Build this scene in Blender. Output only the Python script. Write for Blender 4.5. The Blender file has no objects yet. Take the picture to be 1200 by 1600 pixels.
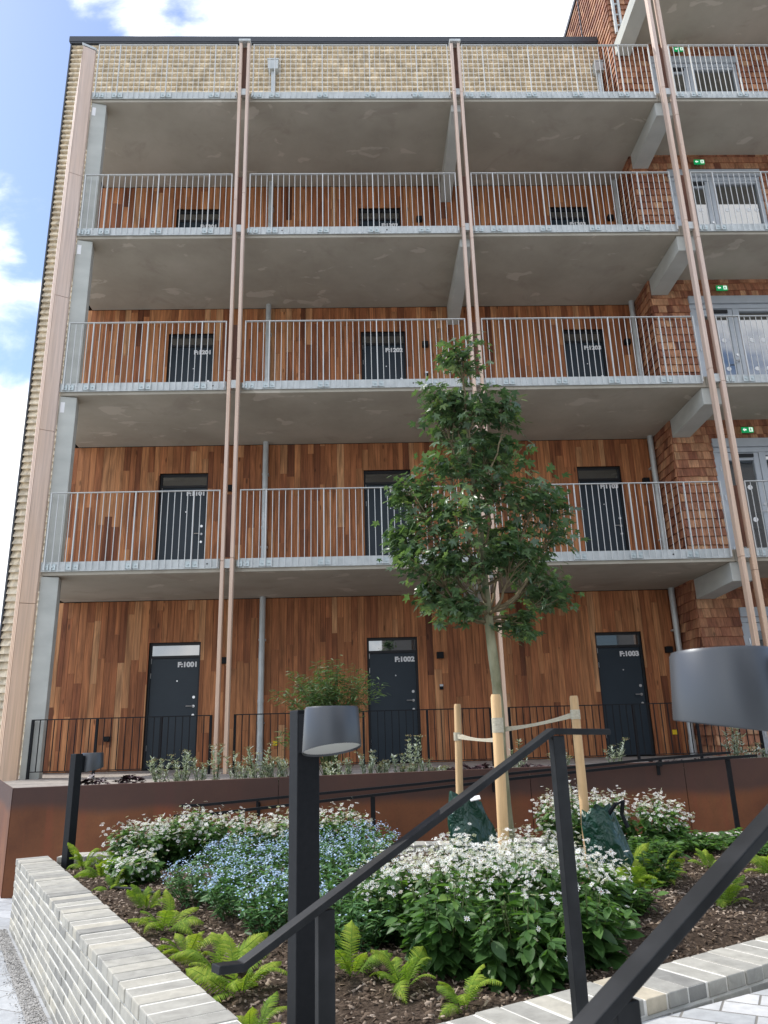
import bpy, math, random
import numpy as np
from mathutils import Vector, Matrix

SC = bpy.context.scene
COL = SC.collection
R = math.radians
rng = random.Random(11)

# ------------------------------------------------------------------ camera
# metres; camera at height 0, the balcony fronts lie in the plane y = 0
CAM = Vector((0, -11.063, 0))
cam = bpy.data.cameras.new('camera')
cam.sensor_fit = 'VERTICAL'
cam.sensor_height = 36.0
cam.lens = 1169.47 / 1600 * 36
cam.clip_start = 0.05
cam.clip_end = 2000
cam.dof.use_dof = True
cam.dof.focus_distance = 8.0
cam.dof.aperture_fstop = 11
co = bpy.data.objects.new('camera', cam)
right, up, fwd = (Vector((.99936, -.024, -.02666)), Vector((.01858, -.28932, .95705)), Vector((.03068, .95693, .28868)))
m = Matrix((right, up, -fwd)).transposed().to_4x4()
m.translation = CAM
co.matrix_world = m
COL.objects.link(co)
SC.camera = co

# ------------------------------------------------------------------ light
SUN_A, SUN_E = R(22), R(50)          # from the left and a little from behind the building
SUN = Vector((-math.cos(SUN_A) * math.cos(SUN_E), math.sin(SUN_A) * math.cos(SUN_E), math.sin(SUN_E)))
sl = bpy.data.lights.new('sun', 'SUN')
sl.energy = 2.6
sl.angle = R(0.53)
sl.color = (1, .955, .88)
so = bpy.data.objects.new('sun', sl)
so.rotation_euler = (-SUN).to_track_quat('-Z', 'Y').to_euler()
COL.objects.link(so)

SC.view_settings.view_transform = 'Standard'
SC.view_settings.look = 'None'
SC.view_settings.gamma = 1
SC.view_settings.use_curve_mapping = False
SC.view_settings.exposure = 0.62

W = bpy.data.worlds.new('World')
SC.world = W
W.use_nodes = True
nt = W.node_tree
nt.nodes.clear()


def node(t, typ, **kw):
    n = t.nodes.new(typ)
    for k, v in kw.items():
        if k.startswith('i_'):
            key = k[2:]
            n.inputs[int(key) if key.isdigit() else key.replace('_', ' ')].default_value = v
        else:
            setattr(n, k, v)
    return n


def lk(t, a, b):
    t.links.new(a, b)


def mth(t, op, a, b=None, clamp=False):
    n = node(t, 'ShaderNodeMath', operation=op, use_clamp=clamp)
    for i, v in enumerate((a, b)):
        if v is None:
            continue
        if isinstance(v, (int, float)):
            n.inputs[i].default_value = v
        else:
            lk(t, v, n.inputs[i])
    return n.outputs[0]


def ramp(t, fac, stops, interp='LINEAR'):
    n = node(t, 'ShaderNodeValToRGB')
    cr = n.color_ramp
    cr.interpolation = interp
    while len(cr.elements) > 1:
        cr.elements.remove(cr.elements[-1])
    cr.elements[0].position = stops[0][0]
    cr.elements[0].color = (*stops[0][1], 1)
    for p, c in stops[1:]:
        e = cr.elements.new(p)
        e.color = (*c, 1)
    lk(t, fac, n.inputs[0])
    return n.outputs[0]


def mixc(t, fac, a, b, mode='MIX'):
    n = node(t, 'ShaderNodeMix', data_type='RGBA', blend_type=mode)
    for i, v in ((0, fac), (6, a), (7, b)):
        if isinstance(v, (int, float)):
            n.inputs[i].default_value = v
        elif isinstance(v, tuple):
            n.inputs[i].default_value = (*v, 1)
        else:
            lk(t, v, n.inputs[i])
    return n.outputs[2]


def noise(t, vec, scale, detail=4, rough=.55, dist=0.0, out=0):
    n = node(t, 'ShaderNodeTexNoise', i_Scale=scale, i_Detail=detail, i_Roughness=rough, i_Distortion=dist)
    if vec is not None:
        lk(t, vec, n.inputs['Vector'])
    return n.outputs[out]


def mapr(t, v, a, b, c=0.0, d=1.0, interp='LINEAR'):
    n = node(t, 'ShaderNodeMapRange', interpolation_type=interp)
    lk(t, v, n.inputs[0])
    for i, x in enumerate((a, b, c, d)):
        n.inputs[i + 1].default_value = x
    return n.outputs[0]


# sky: physical sky with procedural cumulus
sky = node(nt, 'ShaderNodeTexSky', sky_type='NISHITA', sun_disc=False, sun_elevation=SUN_E,
           sun_rotation=math.atan2(SUN.x, SUN.y), air_density=1.0, dust_density=0.6, ozone_density=1.2)
tc = node(nt, 'ShaderNodeTexCoord')
d = tc.outputs['Generated']
n1 = mth(nt, 'ADD', mth(nt, 'MULTIPLY', mth(nt, 'SUBTRACT', noise(nt, d, 5.5, 10, .6, .35), .5), 1.9), .5)
blobs = [((.02, .62, .78), .955, .9990, .62), ((.25, .62, .75), .95, .999, .55),
         ((-.255, .620, .742), .9972, .9999, .50),
         ((-.396, .711, .590), .9962, .9998, .56), ((-.402, .766, .508), .9965, .9999, .36), ((-.43, .85, .29), .976, .9965, .50),
         ((-.36, .64, .69), .976, .999, -.50), ((-.385, .742, .552), .9983, .99995, -.30), ((-.40, .80, .45), .9970, .9999, -.42), ((0, -.8, .6), .2, .9, .25)]  # last blob adds unseen cloud behind the camera to brighten the facade
acc = mth(nt, 'ADD', n1, 0.04)
for v, c0, c1, a in blobs:
    dn = node(nt, 'ShaderNodeVectorMath', operation='DOT_PRODUCT')
    lk(nt, d, dn.inputs[0])
    vv = Vector(v).normalized()
    dn.inputs[1].default_value = vv
    acc = mth(nt, 'ADD', acc, mapr(nt, dn.outputs['Value'], c0, c1, 0, a, 'SMOOTHSTEP'))
mask = mapr(nt, acc, .50, .95, 0, 1, 'SMOOTHSTEP')
n2 = noise(nt, d, 7.0, 7, .6)
ccol = ramp(nt, n2, [(0.3, (6.6, 6.9, 7.4)), (.62, (9.2, 9.2, 9.2))])
skyb = mixc(nt, 1.0, sky.outputs[0], (.90, .92, 1.0), 'MULTIPLY')
wc = mixc(nt, mask, skyb, ccol)
bg = node(nt, 'ShaderNodeBackground', i_Strength=.15)
lk(nt, wc, bg.inputs[0])
wo = node(nt, 'ShaderNodeOutputWorld')
lk(nt, bg.outputs[0], wo.inputs[0])


# ------------------------------------------------------------------ mesh helpers
class MB:
    def __init__(s):
        s.v, s.f, s.r = [], [], []

    def quad(s, pts, r=0.5):
        b = len(s.v)
        s.v += [tuple(p) for p in pts]
        s.f.append(tuple(range(b, b + len(pts))))
        s.r.append(r)

    def hexa(s, p, r=0.5, skip=()):
        # p: 0-3 bottom ring, 4-7 top ring
        b = len(s.v)
        s.v += [tuple(q) for q in p]
        for i, f in enumerate(((0, 3, 2, 1), (4, 5, 6, 7), (0, 1, 5, 4), (1, 2, 6, 5), (2, 3, 7, 6), (3, 0, 4, 7))):
            if i in skip:
                continue
            s.f.append(tuple(b + k for k in f))
            s.r.append(r)
        return s

    def box(s, x0, x1, y0, y1, z0, z1, r=0.5):
        return s.hexa([(x0, y0, z0), (x1, y0, z0), (x1, y1, z0), (x0, y1, z0), (x0, y0, z1), (x1, y0, z1), (x1, y1, z1), (x0, y1, z1)], r)

    def obox(s, c, u, v, w, hu, hv, hw, r=0.5):
        c, u, v, w = map(Vector, (c, u, v, w))
        p = []
        for sw in (-1, 1):
            for su, sv in ((-1, -1), (1, -1), (1, 1), (-1, 1)):
                p.append(c + u * su * hu + v * sv * hv + w * sw * hw)
        return s.hexa(p, r)

    def bar(s, a, b, w, h, upv=(0, 0, 1), r=0.5):
        a, b = Vector(a), Vector(b)
        d = (b - a)
        L = d.length
        d.normalize()
        side = d.cross(Vector(upv)).normalized()
        u = side.cross(d)
        return s.obox((a + b) / 2, d, side, u, L / 2, w / 2, h / 2, r)

    def tube(s, pts, rad, n=10, r=0.5, cap=True):
        pts = [Vector(p) for p in pts]
        if not hasattr(rad, '__len__'):
            rad = [rad] * len(pts)
        base = len(s.v)
        ref = None
        for i, p in enumerate(pts):
            t = (pts[min(i + 1, len(pts) - 1)] - pts[max(i - 1, 0)]).normalized()
            if ref is None:
                ref = Vector((1, 0, 0)) if abs(t.x) < .9 else Vector((0, 1, 0))
            ref = (ref - t * ref.dot(t)).normalized()
            bi = t.cross(ref)
            for k in range(n):
                a = 2 * math.pi * k / n
                s.v.append(tuple(p + (ref * math.cos(a) + bi * math.sin(a)) * rad[i]))
        for i in range(len(pts) - 1):
            for k in range(n):
                k2 = (k + 1) % n
                s.f.append((base + i * n + k, base + i * n + k2, base + (i + 1) * n + k2, base + (i + 1) * n + k))
                s.r.append(r)
        if cap:
            s.f.append(tuple(base + k for k in range(n))[::-1])
            s.f.append(tuple(base + (len(pts) - 1) * n + k for k in range(n)))
            s.r += [r, r]
        return s

    def rings(s, rr, r=0.5, cap=(True, True)):
        n = len(rr[0])
        base = len(s.v)
        for ring in rr:
            s.v += [tuple(p) for p in ring]
        for i in range(len(rr) - 1):
            for k in range(n):
                k2 = (k + 1) % n
                s.f.append((base + i * n + k, base + i * n + k2, base + (i + 1) * n + k2, base + (i + 1) * n + k))
                s.r.append(r)
        if cap[0]:
            s.f.append(tuple(base + k for k in range(n))[::-1]); s.r.append(r)
        if cap[1]:
            s.f.append(tuple(base + (len(rr) - 1) * n + k for k in range(n))); s.r.append(r)
        return s

    def mesh(s, name, mat=None, smooth=False):
        me = bpy.data.meshes.new(name)
        me.from_pydata(s.v, [], s.f)
        a = me.attributes.new('tone', 'FLOAT', 'FACE')
        a.data.foreach_set('value', np.array(s.r, dtype=np.float32))
        if smooth:
            me.polygons.foreach_set('use_smooth', np.ones(len(me.polygons), dtype=bool))
        if mat:
            me.materials.append(mat)
        me.update()
        return me

    def build(s, name, mat, parent=None, smooth=False, bevel=0, loc=None):
        o = bpy.data.objects.new(name, s.mesh(name, mat, smooth))
        COL.objects.link(o)
        if parent:
            o.parent = parent
        if loc:
            o.location = loc
        if bevel:
            b = o.modifiers.new('bevel', 'BEVEL')
            b.width = bevel
            b.segments = 2
            b.limit_method = 'ANGLE'
        return o


def scatter(name, tmpl_v, tmpl_f, P, M3, S, tone, mat, parent=None, smooth=False):
    """many copies of a small template (leaves, petals) in one mesh"""
    tv = np.array(tmpl_v, float)
    P, M3, S = np.array(P, float), np.array(M3, float), np.array(S, float)
    n, k = len(P), len(tv)
    V = (np.einsum('nij,kj->nki', M3, tv) * S[:, None, None] + P[:, None, :]).reshape(-1, 3)
    me = bpy.data.meshes.new(name)
    loops = np.concatenate([np.array(f) for f in tmpl_f])
    ls = np.array([len(f) for f in tmpl_f])
    nl = len(loops)
    L = (loops[None, :] + (np.arange(n) * k)[:, None]).reshape(-1)
    tot = np.tile(ls, n)
    st = np.concatenate([[0], np.cumsum(tot)[:-1]])
    me.vertices.add(len(V)); me.vertices.foreach_set('co', V.reshape(-1).astype(np.float32))
    me.loops.add(len(L)); me.loops.foreach_set('vertex_index', L.astype(np.int32))
    me.polygons.add(len(tot)); me.polygons.foreach_set('loop_start', st.astype(np.int32))
    me.polygons.foreach_set('loop_total', tot.astype(np.int32))
    a = me.attributes.new('tone', 'FLOAT', 'FACE')
    a.data.foreach_set('value', np.repeat(np.array(tone, np.float32), len(tmpl_f)))
    if smooth:
        me.polygons.foreach_set('use_smooth', np.ones(len(tot), dtype=bool))
    me.materials.append(mat)
    me.update(calc_edges=True)
    me.validate()
    o = bpy.data.objects.new(name, me)
    COL.objects.link(o)
    if parent:
        o.parent = parent
    return o


def frame(direction, normal):
    """columns: x = along leaf, y = side, z = normal"""
    x = Vector(direction).normalized()
    z = Vector(normal)
    z = (z - x * z.dot(x))
    if z.length < 1e-4:
        z = x.orthogonal()
    z.normalize()
    y = z.cross(x)
    return [[x.x, y.x, z.x], [x.y, y.y, z.y], [x.z, y.z, z.z]]


def thing(name, label, cat, loc=(0, 0, 0), rz=0, group=None):
    o = bpy.data.objects.new(name, None)
    o.empty_display_size = .1
    COL.objects.link(o)
    o.location = loc
    o.rotation_euler = (0, 0, rz)
    return tag(o, label, cat, group)


def tag(o, label, cat, group=None, kind=None):
    if label: o['label'] = label
    if cat: o['category'] = cat
    if group: o['group'] = group
    if kind: o['kind'] = kind
    return o


def struct(o):
    o['kind'] = 'structure'
    return o


def inst(name, mesh, parent, locs):
    out = []
    for l in locs:
        o = bpy.data.objects.new(name, mesh)
        o.location = l
        o.parent = parent
        COL.objects.link(o)
        out.append(o)
    return out


def copy_tree(o, parent=None):
    c = o.copy()
    COL.objects.link(c)
    c.parent = parent
    for ch in list(o.children):
        copy_tree(ch, c)
    return c


# ------------------------------------------------------------------ materials
def new_mat(name, rough=.6, spec=.5, metal=0.0, color=None):
    m = bpy.data.materials.new(name)
    m.use_nodes = True
    t = m.node_tree
    b = t.nodes['Principled BSDF']
    b.inputs['Roughness'].default_value = rough
    b.inputs['Specular IOR Level'].default_value = spec
    b.inputs['Metallic'].default_value = metal
    if color:
        b.inputs['Base Color'].default_value = (*color, 1)
    return m, t, b


def objc(t):
    return node(t, 'ShaderNodeTexCoord').outputs['Object']


def scaled(t, vec, s):
    n = node(t, 'ShaderNodeMapping')
    n.inputs['Scale'].default_value = s
    lk(t, vec, n.inputs[0])
    return n.outputs[0]


def tone(t):
    return node(t, 'ShaderNodeAttribute', attribute_name='tone').outputs['Fac']


def bump(t, b, h, strength=.3, dist=.01):
    n = node(t, 'ShaderNodeBump', i_Strength=strength, i_Distance=dist)
    lk(t, h, n.inputs['Height'])
    lk(t, n.outputs[0], b.inputs['Normal'])


def simple_noisy(name, c0, c1, scale=6, rough=.6, metal=0, bumpk=.1, stretch=(1, 1, 1), spec=.5, detail=5, lo=.3, hi=.7):
    m, t, b = new_mat(name, rough, spec, metal)
    v = scaled(t, objc(t), stretch)
    n = noise(t, v, scale, detail)
    lk(t, ramp(t, n, [(lo, c0), (hi, c1)]), b.inputs['Base Color'])
    if bumpk:
        bump(t, b, n, bumpk)
    return m


def wood_mat(name, stops, grain=.35, rough=.62, spec=.3):
    m, t, b = new_mat(name, rough, spec)
    oc = objc(t)
    tn = tone(t)
    base = ramp(t, tn, stops)
    # offset the grain per board
    add = node(t, 'ShaderNodeVectorMath', operation='ADD')
    cmb = node(t, 'ShaderNodeCombineXYZ')
    lk(t, mth(t, 'MULTIPLY', tn, 37.0), cmb.inputs[0]); lk(t, mth(t, 'MULTIPLY', tn, 91.0), cmb.inputs[2])
    lk(t, oc, add.inputs[0]); lk(t, cmb.outputs[0], add.inputs[1])
    g = noise(t, scaled(t, add.outputs[0], (38, 38, 1.3)), 1.0, 5, .6, .6)
    g2 = noise(t, scaled(t, add.outputs[0], (7, 7, .9)), 1.0, 4, .6, 1.0)
    kn = node(t, 'ShaderNodeTexVoronoi', feature='F1', i_Scale=1.0)
    lk(t, scaled(t, add.outputs[0], (5.5, 5.5, 1.6)), kn.inputs['Vector'])
    knot = mapr(t, kn.outputs['Distance'], .05, .12, .45, 1.0, 'SMOOTHSTEP')
    v1 = mapr(t, g, .3, .7, 1 - grain, 1 + grain)
    v2 = mapr(t, g2, .3, .72, .56, 1.30)
    k = mth(t, 'MULTIPLY', mth(t, 'MULTIPLY', v1, v2), knot)
    c = node(t, 'ShaderNodeVectorMath', operation='SCALE')
    lk(t, base, c.inputs[0]); lk(t, k, c.inputs['Scale'])
    lk(t, c.outputs[0], b.inputs['Base Color'])
    bump(t, b, g, .15, .004)
    return m


TIMBER = wood_mat('timber boards', [(0, (.14, .047, .021)), (.2, (.245, .084, .035)), (.5, (.375, .142, .057)), (.75, (.46, .200, .083)), (1, (.52, .27, .128))])
RED_SH = wood_mat('red cedar shingle', [(0, (.19, .068, .040)), (.35, (.32, .132, .074)), (.7, (.44, .212, .115)), (1, (.55, .31, .17))], .3)
TAN_SH = wood_mat('pale shingle', [(0, (.70, .59, .43)), (.5, (.78, .67, .50)), (1, (.83, .73, .57))], .06)
INFILL = wood_mat('brown infill board', [(0, (.13, .06, .04)), (1, (.17, .08, .055))], .3)
STAKE = wood_mat('peeled pine', [(0, (.62, .40, .20)), (1, (.70, .47, .25))], .12)


def fin_mat():
    m, t, b = new_mat('cedar fin', .65, .25)
    oc = objc(t)
    g = noise(t, scaled(t, oc, (30, 30, .8)), 1, 5, .6, .4)
    g2 = noise(t, scaled(t, oc, (2, 2, .35)), 1, 4, .6)
    sx = node(t, 'ShaderNodeSeparateXYZ'); lk(t, oc, sx.inputs[0])
    h = mapr(t, sx.outputs['Z'], -.4, 8, 1, 0)              # fresher, more orange boards low down
    f = mth(t, 'ADD', mth(t, 'MULTIPLY', h, .6), mapr(t, g2, .3, .7, -.1, .4), clamp=True)
    c = mixc(t, f, (.66, .53, .46), (.68, .46, .30))
    k = mapr(t, g, .3, .7, .82, 1.12)
    s = node(t, 'ShaderNodeVectorMath', operation='SCALE')
    lk(t, c, s.inputs[0]); lk(t, k, s.inputs['Scale'])
    lk(t, s.outputs[0], b.inputs['Base Color'])
    bump(t, b, g, .12, .004)
    return m


FIN = fin_mat()
PIER = simple_noisy('pier concrete', (.42, .43, .40), (.53, .54, .50), 1.6, .8, 0, .08, (1, 1, 2.2), .3, 9)


def soffit_mat():
    m, t, b = new_mat('soffit concrete', .85, .2)
    oc = objc(t)
    a = noise(t, oc, .9, 6, .6)
    base = ramp(t, a, [(.3, (.35, .32, .262)), (.7, (.46, .425, .355))])
    p = noise(t, scaled(t, oc, (1, 1.6, 1)), 1.7, 5, .5, .6)
    blot = mapr(t, p, .63, .67, 0, .55, 'SMOOTHSTEP')
    c = mixc(t, blot, base, (.60, .55, .47))
    dk = mapr(t, noise(t, oc, 1.3, 7, .62, .8), .54, .70, 0, .38, 'SMOOTHSTEP')
    c = mixc(t, dk, c, (.28, .24, .20))
    lk(t, c, b.inputs['Base Color'])
    bump(t, b, a, .08)
    return m


SOFFIT = soffit_mat()
GALV = simple_noisy('galvanised steel', (.43, .455, .45), (.58, .605, .60), 9, .5, .35, .04, (1, 1, .5), .5, 6)
GALV_BAR = new_mat('galvanised bar', .45, .5, .25, (.56, .57, .56))[0]
GALV_PLATE = simple_noisy('galvanised plate', (.40, .46, .47), (.58, .64, .64), 40, .45, .4, .03)
COPING = new_mat('dark roof flashing', .45, .5, .2, (.055, .06, .07))[0]
DOORP = simple_noisy('dark door paint', (.016, .027, .038), (.020, .032, .044), 3, .42, 0, .02, (1, 1, 1), .35)
FRAMEP = new_mat('black door frame', .5, .4, 0, (.012, .012, .014))[0]
BLACKM = simple_noisy('black powder coat', (.006, .007, .009), (.010, .011, .013), 60, .6, .0, .04, (1, 1, 1), .22)
RAILM = simple_noisy('worn black steel', (.009, .010, .011), (.022, .023, .025), 14, .5, .0, .03, (1, 1, 1), .28, 8, .4, .75)
STEEL = new_mat('stainless steel', .3, .5, .9, (.62, .62, .62))[0]
WHITEP = new_mat('white lettering', .5, .4, 0, (.82, .82, .82))[0]
ALU = simple_noisy('grey aluminium frame', (.40, .43, .46), (.46, .49, .52), 4, .42, .2, .0)
YELLOW = new_mat('yellow tag', .6, .4, 0, (.75, .52, .02))[0]
BAGM = None


def glass_mat(name, tint, ior=1.9):
    m, t, b = new_mat(name, .02, 1.0, 0, tint)
    b.inputs['IOR'].default_value = ior
    b.inputs['Coat Weight'].default_value = 1.0
    b.inputs['Coat Roughness'].default_value = .01
    b.inputs['Coat IOR'].default_value = ior
    return m


GLASS = glass_mat('window glass', (.012, .018, .02))


def lamp_mat():
    m, t, b = new_mat('lamp housing', .40, .4, .5, (.085, .09, .097))
    return m


LAMPH = lamp_mat()
DIFFUSER = new_mat('lamp diffuser', .5, .4, 0, (.6, .6, .58))[0]


def corten_mat():
    m, t, b = new_mat('corten steel', .75, .3)
    oc = objc(t)
    a = noise(t, oc, 1.4, 7, .62)
    base = ramp(t, a, [(.3, (.115, .043, .020)), (.55, (.18, .068, .029)), (.75, (.26, .102, .041))])
    st = noise(t, scaled(t, oc, (6, 6, .35)), 1, 5, .6)
    c = mixc(t, mapr(t, st, .50, .72, 0, .7), base, (.22, .062, .03))
    fl = noise(t, oc, 45, 3, .7)
    c = mixc(t, mapr(t, fl, .5, .8, 0, .35), c, (.06, .03, .022))
    # dark mill-scale band along the rolled top edge
    sx = node(t, 'ShaderNodeSeparateXYZ'); lk(t, oc, sx.inputs[0])
    zz = mth(t, 'ADD', sx.outputs['Z'], mth(t, 'MULTIPLY', mth(t, 'SUBTRACT', a, .5), .25))
    band = mapr(t, zz, -.62, -.50, 0, .78, 'SMOOTHSTEP')
    c = mixc(t, band, c, (.055, .036, .034))
    lk(t, c, b.inputs['Base Color'])
    bump(t, b, fl, .12, .003)
    return m


CORTEN = corten_mat()


def brick_mat():
    m, t, b = new_mat('pale brick', .85, .2)
    tn = tone(t)
    oc = objc(t)
    base = ramp(t, tn, [(0, (.26, .255, .235)), (.3, (.35, .34, .305)), (.6, (.42, .405, .355)), (.9, (.48, .45, .375)), (1, (.52, .44, .31))])
    a = noise(t, oc, 14, 7, .65, .4)
    k = mapr(t, a, .25, .75, .72, 1.2)
    s = node(t, 'ShaderNodeVectorMath', operation='SCALE')
    lk(t, base, s.inputs[0]); lk(t, k, s.inputs['Scale'])
    spots = mapr(t, noise(t, oc, 70, 3, .6), .68, .75, 0, .5)
    lk(t, mixc(t, spots, s.outputs[0], (.2, .18, .15)), b.inputs['Base Color'])
    bump(t, b, noise(t, oc, 40, 6, .7), .35, .004)
    return m


BRICK = brick_mat()
MORTAR = simple_noisy('pale mortar', (.66, .64, .58), (.78, .76, .70), 30, .9, 0, .3, spec=.1)


def paving_mat(name, bw, bh, rot, c0, c1, joint):
    m, t, b = new_mat(name, .8, .25)
    oc = objc(t)
    mp = node(t, 'ShaderNodeMapping'); mp.inputs['Rotation'].default_value = (0, 0, rot)
    lk(t, oc, mp.inputs[0])
    br = node(t, 'ShaderNodeTexBrick', offset=.5)
    br.inputs['Color1'].default_value = (0, 0, 0, 1); br.inputs['Color2'].default_value = (1, 1, 1, 1)
    br.inputs['Mortar'].default_value = (.5, .5, .5, 1)
    br.inputs['Scale'].default_value = 1; br.inputs['Mortar Size'].default_value = .004
    br.inputs['Mortar Smooth'].default_value = .3
    br.inputs['Brick Width'].default_value = bw; br.inputs['Row Height'].default_value = bh
    lk(t, mp.outputs[0], br.inputs['Vector'])
    st = ramp(t, br.outputs['Color'], [(0, c0), (1, c1)])
    a = noise(t, oc, 22, 7, .7)
    big = noise(t, oc, 1.1, 4, .6)
    k = mth(t, 'MULTIPLY', mapr(t, a, .25, .75, .8, 1.15), mapr(t, big, .3, .7, .88, 1.08))
    s = node(t, 'ShaderNodeVectorMath', operation='SCALE')
    lk(t, st, s.inputs[0]); lk(t, k, s.inputs['Scale'])
    lk(t, mixc(t, br.outputs['Fac'], s.outputs[0], joint), b.inputs['Base Color'])
    hh = mth(t, 'SUBTRACT', mth(t, 'MULTIPLY', a, .2), br.outputs['Fac'])
    bump(t, b, hh, .6, .006)
    return m


PAVE_LO = paving_mat('grey setts', .36, .21, R(28), (.38, .395, .41), (.47, .485, .495), (.25, .245, .24))
PAVE_UP = paving_mat('grey pavers', .21, .105, R(30), (.40, .41, .41), (.55, .55, .54), (.20, .19, .17))
GRAVEL = simple_noisy('grey gravel', (.16, .155, .15), (.48, .47, .45), 95, .9, 0, .9, detail=4)
MULCHM = None


def mulch_mat(name, stops, sc=60):
    m, t, b = new_mat(name, .9, .1)
    oc = objc(t)
    n = noise(t, oc, sc, 5, .7)
    big = noise(t, oc, 2.2, 4, .6)
    c = ramp(t, n, stops)
    k = mapr(t, big, .3, .7, .65, 1.15)
    s = node(t, 'ShaderNodeVectorMath', operation='SCALE')
    lk(t, c, s.inputs[0]); lk(t, k, s.inputs['Scale'])
    lk(t, s.outputs[0], b.inputs['Base Color'])
    bump(t, b, n, .9, .02)
    return m


SOIL = mulch_mat('dark soil', [(.3, (.03, .021, .015)), (.55, (.10, .072, .052)), (.75, (.24, .18, .14))])


def tone_mat(name, stops, rough=.8, spec=.2, transl=0.0):
    m, t, b = new_mat(name, rough, spec)
    c = ramp(t, tone(t), stops)
    oc = objc(t)
    k = mapr(t, noise(t, oc, 35, 3, .6), .3, .7, .8, 1.15)
    s = node(t, 'ShaderNodeVectorMath', operation='SCALE')
    lk(t, c, s.inputs[0]); lk(t, k, s.inputs['Scale'])
    lk(t, s.outputs[0], b.inputs['Base Color'])
    if transl:
        tr = node(t, 'ShaderNodeBsdfTranslucent')
        s2 = node(t, 'ShaderNodeVectorMath', operation='MULTIPLY')
        lk(t, s.outputs[0], s2.inputs[0]); s2.inputs[1].default_value = (1.5, 1.6, .7)
        lk(t, s2.outputs[0], tr.inputs[0])
        mx = node(t, 'ShaderNodeMixShader'); mx.inputs[0].default_value = transl
        lk(t, b.outputs[0], mx.inputs[1]); lk(t, tr.outputs[0], mx.inputs[2])
        lk(t, mx.outputs[0], t.nodes['Material Output'].inputs[0])
    return m


CHIP = tone_mat('bark chip', [(0, (.05, .034, .024)), (.5, (.17, .125, .09)), (1, (.42, .34, .27))], .9, .1)
MAPLE = tone_mat('maple leaf', [(0, (.045, .09, .045)), (.5, (.098, .165, .076)), (.85, (.16, .24, .095)), (1, (.24, .32, .10))], .33, .7, .30)
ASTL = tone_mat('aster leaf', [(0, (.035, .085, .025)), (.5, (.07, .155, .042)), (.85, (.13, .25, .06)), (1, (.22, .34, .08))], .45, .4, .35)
ASTF = tone_mat('aster petal', [(0, (.58, .54, .47)), (.2, (.76, .75, .74)), (.5, (.82, .82, .83)), (1, (.86, .86, .86))], .6, .2, .2)
ASTC = tone_mat('aster eye', [(0, (.30, .20, .05)), (.6, (.45, .33, .08)), (1, (.35, .10, .10))], .8, .1)
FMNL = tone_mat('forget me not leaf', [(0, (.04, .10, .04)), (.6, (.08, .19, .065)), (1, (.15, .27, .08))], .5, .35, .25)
FMNF = tone_mat('blue petal', [(0, (.29, .43, .70)), (.6, (.44, .58, .82)), (1, (.68, .77, .91))], .6, .2, .15)
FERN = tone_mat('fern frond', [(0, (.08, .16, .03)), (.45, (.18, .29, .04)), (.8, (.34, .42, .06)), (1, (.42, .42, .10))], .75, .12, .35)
SILVER = tone_mat('silver leaf', [(0, (.26, .31, .24)), (.5, (.46, .51, .43)), (1, (.64, .68, .61))], .6, .3, .15)
BUDHEAD = tone_mat('dried flower head', [(0, (.16, .12, .07)), (.6, (.30, .24, .12)), (1, (.34, .38, .16))], .8, .1)
HEUCH = tone_mat('dark purple leaf', [(0, (.018, .010, .014)), (.6, (.045, .022, .03)), (1, (.10, .05, .06))], .4, .4, .05)
SHRUBL = tone_mat('narrow shrub leaf', [(0, (.04, .085, .03)), (.5, (.085, .15, .055)), (1, (.17, .23, .10))], .5, .3, .3)
PURPLE = tone_mat('purple flower spike', [(0, (.02, .012, .03)), (1, (.07, .03, .09))], .7, .2)
STEM = tone_mat('plant stem', [(0, (.05, .09, .03)), (1, (.11, .13, .05))], .7, .2)
BARK = simple_noisy('young maple bark', (.15, .145, .08), (.38, .36, .24), 14, .85, 0, .35, (1, 1, .4), .1, 8)
TWIG = simple_noisy('twig bark', (.13, .10, .06), (.26, .21, .13), 12, .8, 0, .2, (1, 1, 1), .1)
TIE = simple_noisy('jute strap', (.45, .40, .30), (.60, .55, .43), 60, .9, 0, .4, (1, 1, 3), .05)


def bag_mat():
    m, t, b = new_mat('green tarpaulin', .30, .5, 0, (.006, .045, .027))
    n = noise(t, scaled(t, objc(t), (5, 5, 3)), 1.5, 3, .5, 2.0)
    bump(t, b, n, .7, .06)
    return m


BAGM = bag_mat()


def exit_mat():
    m, t, b = new_mat('exit sign green', .5, .4, 0, (.0, .32, .10))
    b.inputs['Emission Color'].default_value = (.0, .50, .14, 1)
    b.inputs['Emission Strength'].default_value = .2
    return m


EXITG = exit_mat()
EXITW = new_mat('exit sign white', .5, .4, 0, (.8, .85, .8))[0]
EXITW.node_tree.nodes['Principled BSDF'].inputs['Emission Color'].default_value = (.8, 1, .85, 1)
EXITW.node_tree.nodes['Principled BSDF'].inputs['Emission Strength'].default_value = .45

# ------------------------------------------------------------------ levels
Z = [-.42, 2.65, 5.60, 8.55, 11.50, 14.45]     # deck, four access balconies, one more on the tower
YB = 2.25                                      # plane of the timber wall
YT = 1.42                                      # plane of the tower front
SLAB = .20
DOORS = [(-3.75, -2.85), (.06, .95), (4.12, 4.96)]
FIN_Z1 = 12.52

# ------------------------------------------------------------------ ground
mb = MB(); mb.quad([(-90, -90, -1.28), (90, -90, -1.28), (90, 90, -1.28), (-90, 90, -1.28)])
struct(mb.build('lower_pavement', PAVE_LO))
U, NN = Vector((.899, .439, 0)).normalized(), Vector((.439, -.899, 0)).normalized()
O = Vector((-.30, -9.13, 0))


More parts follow.
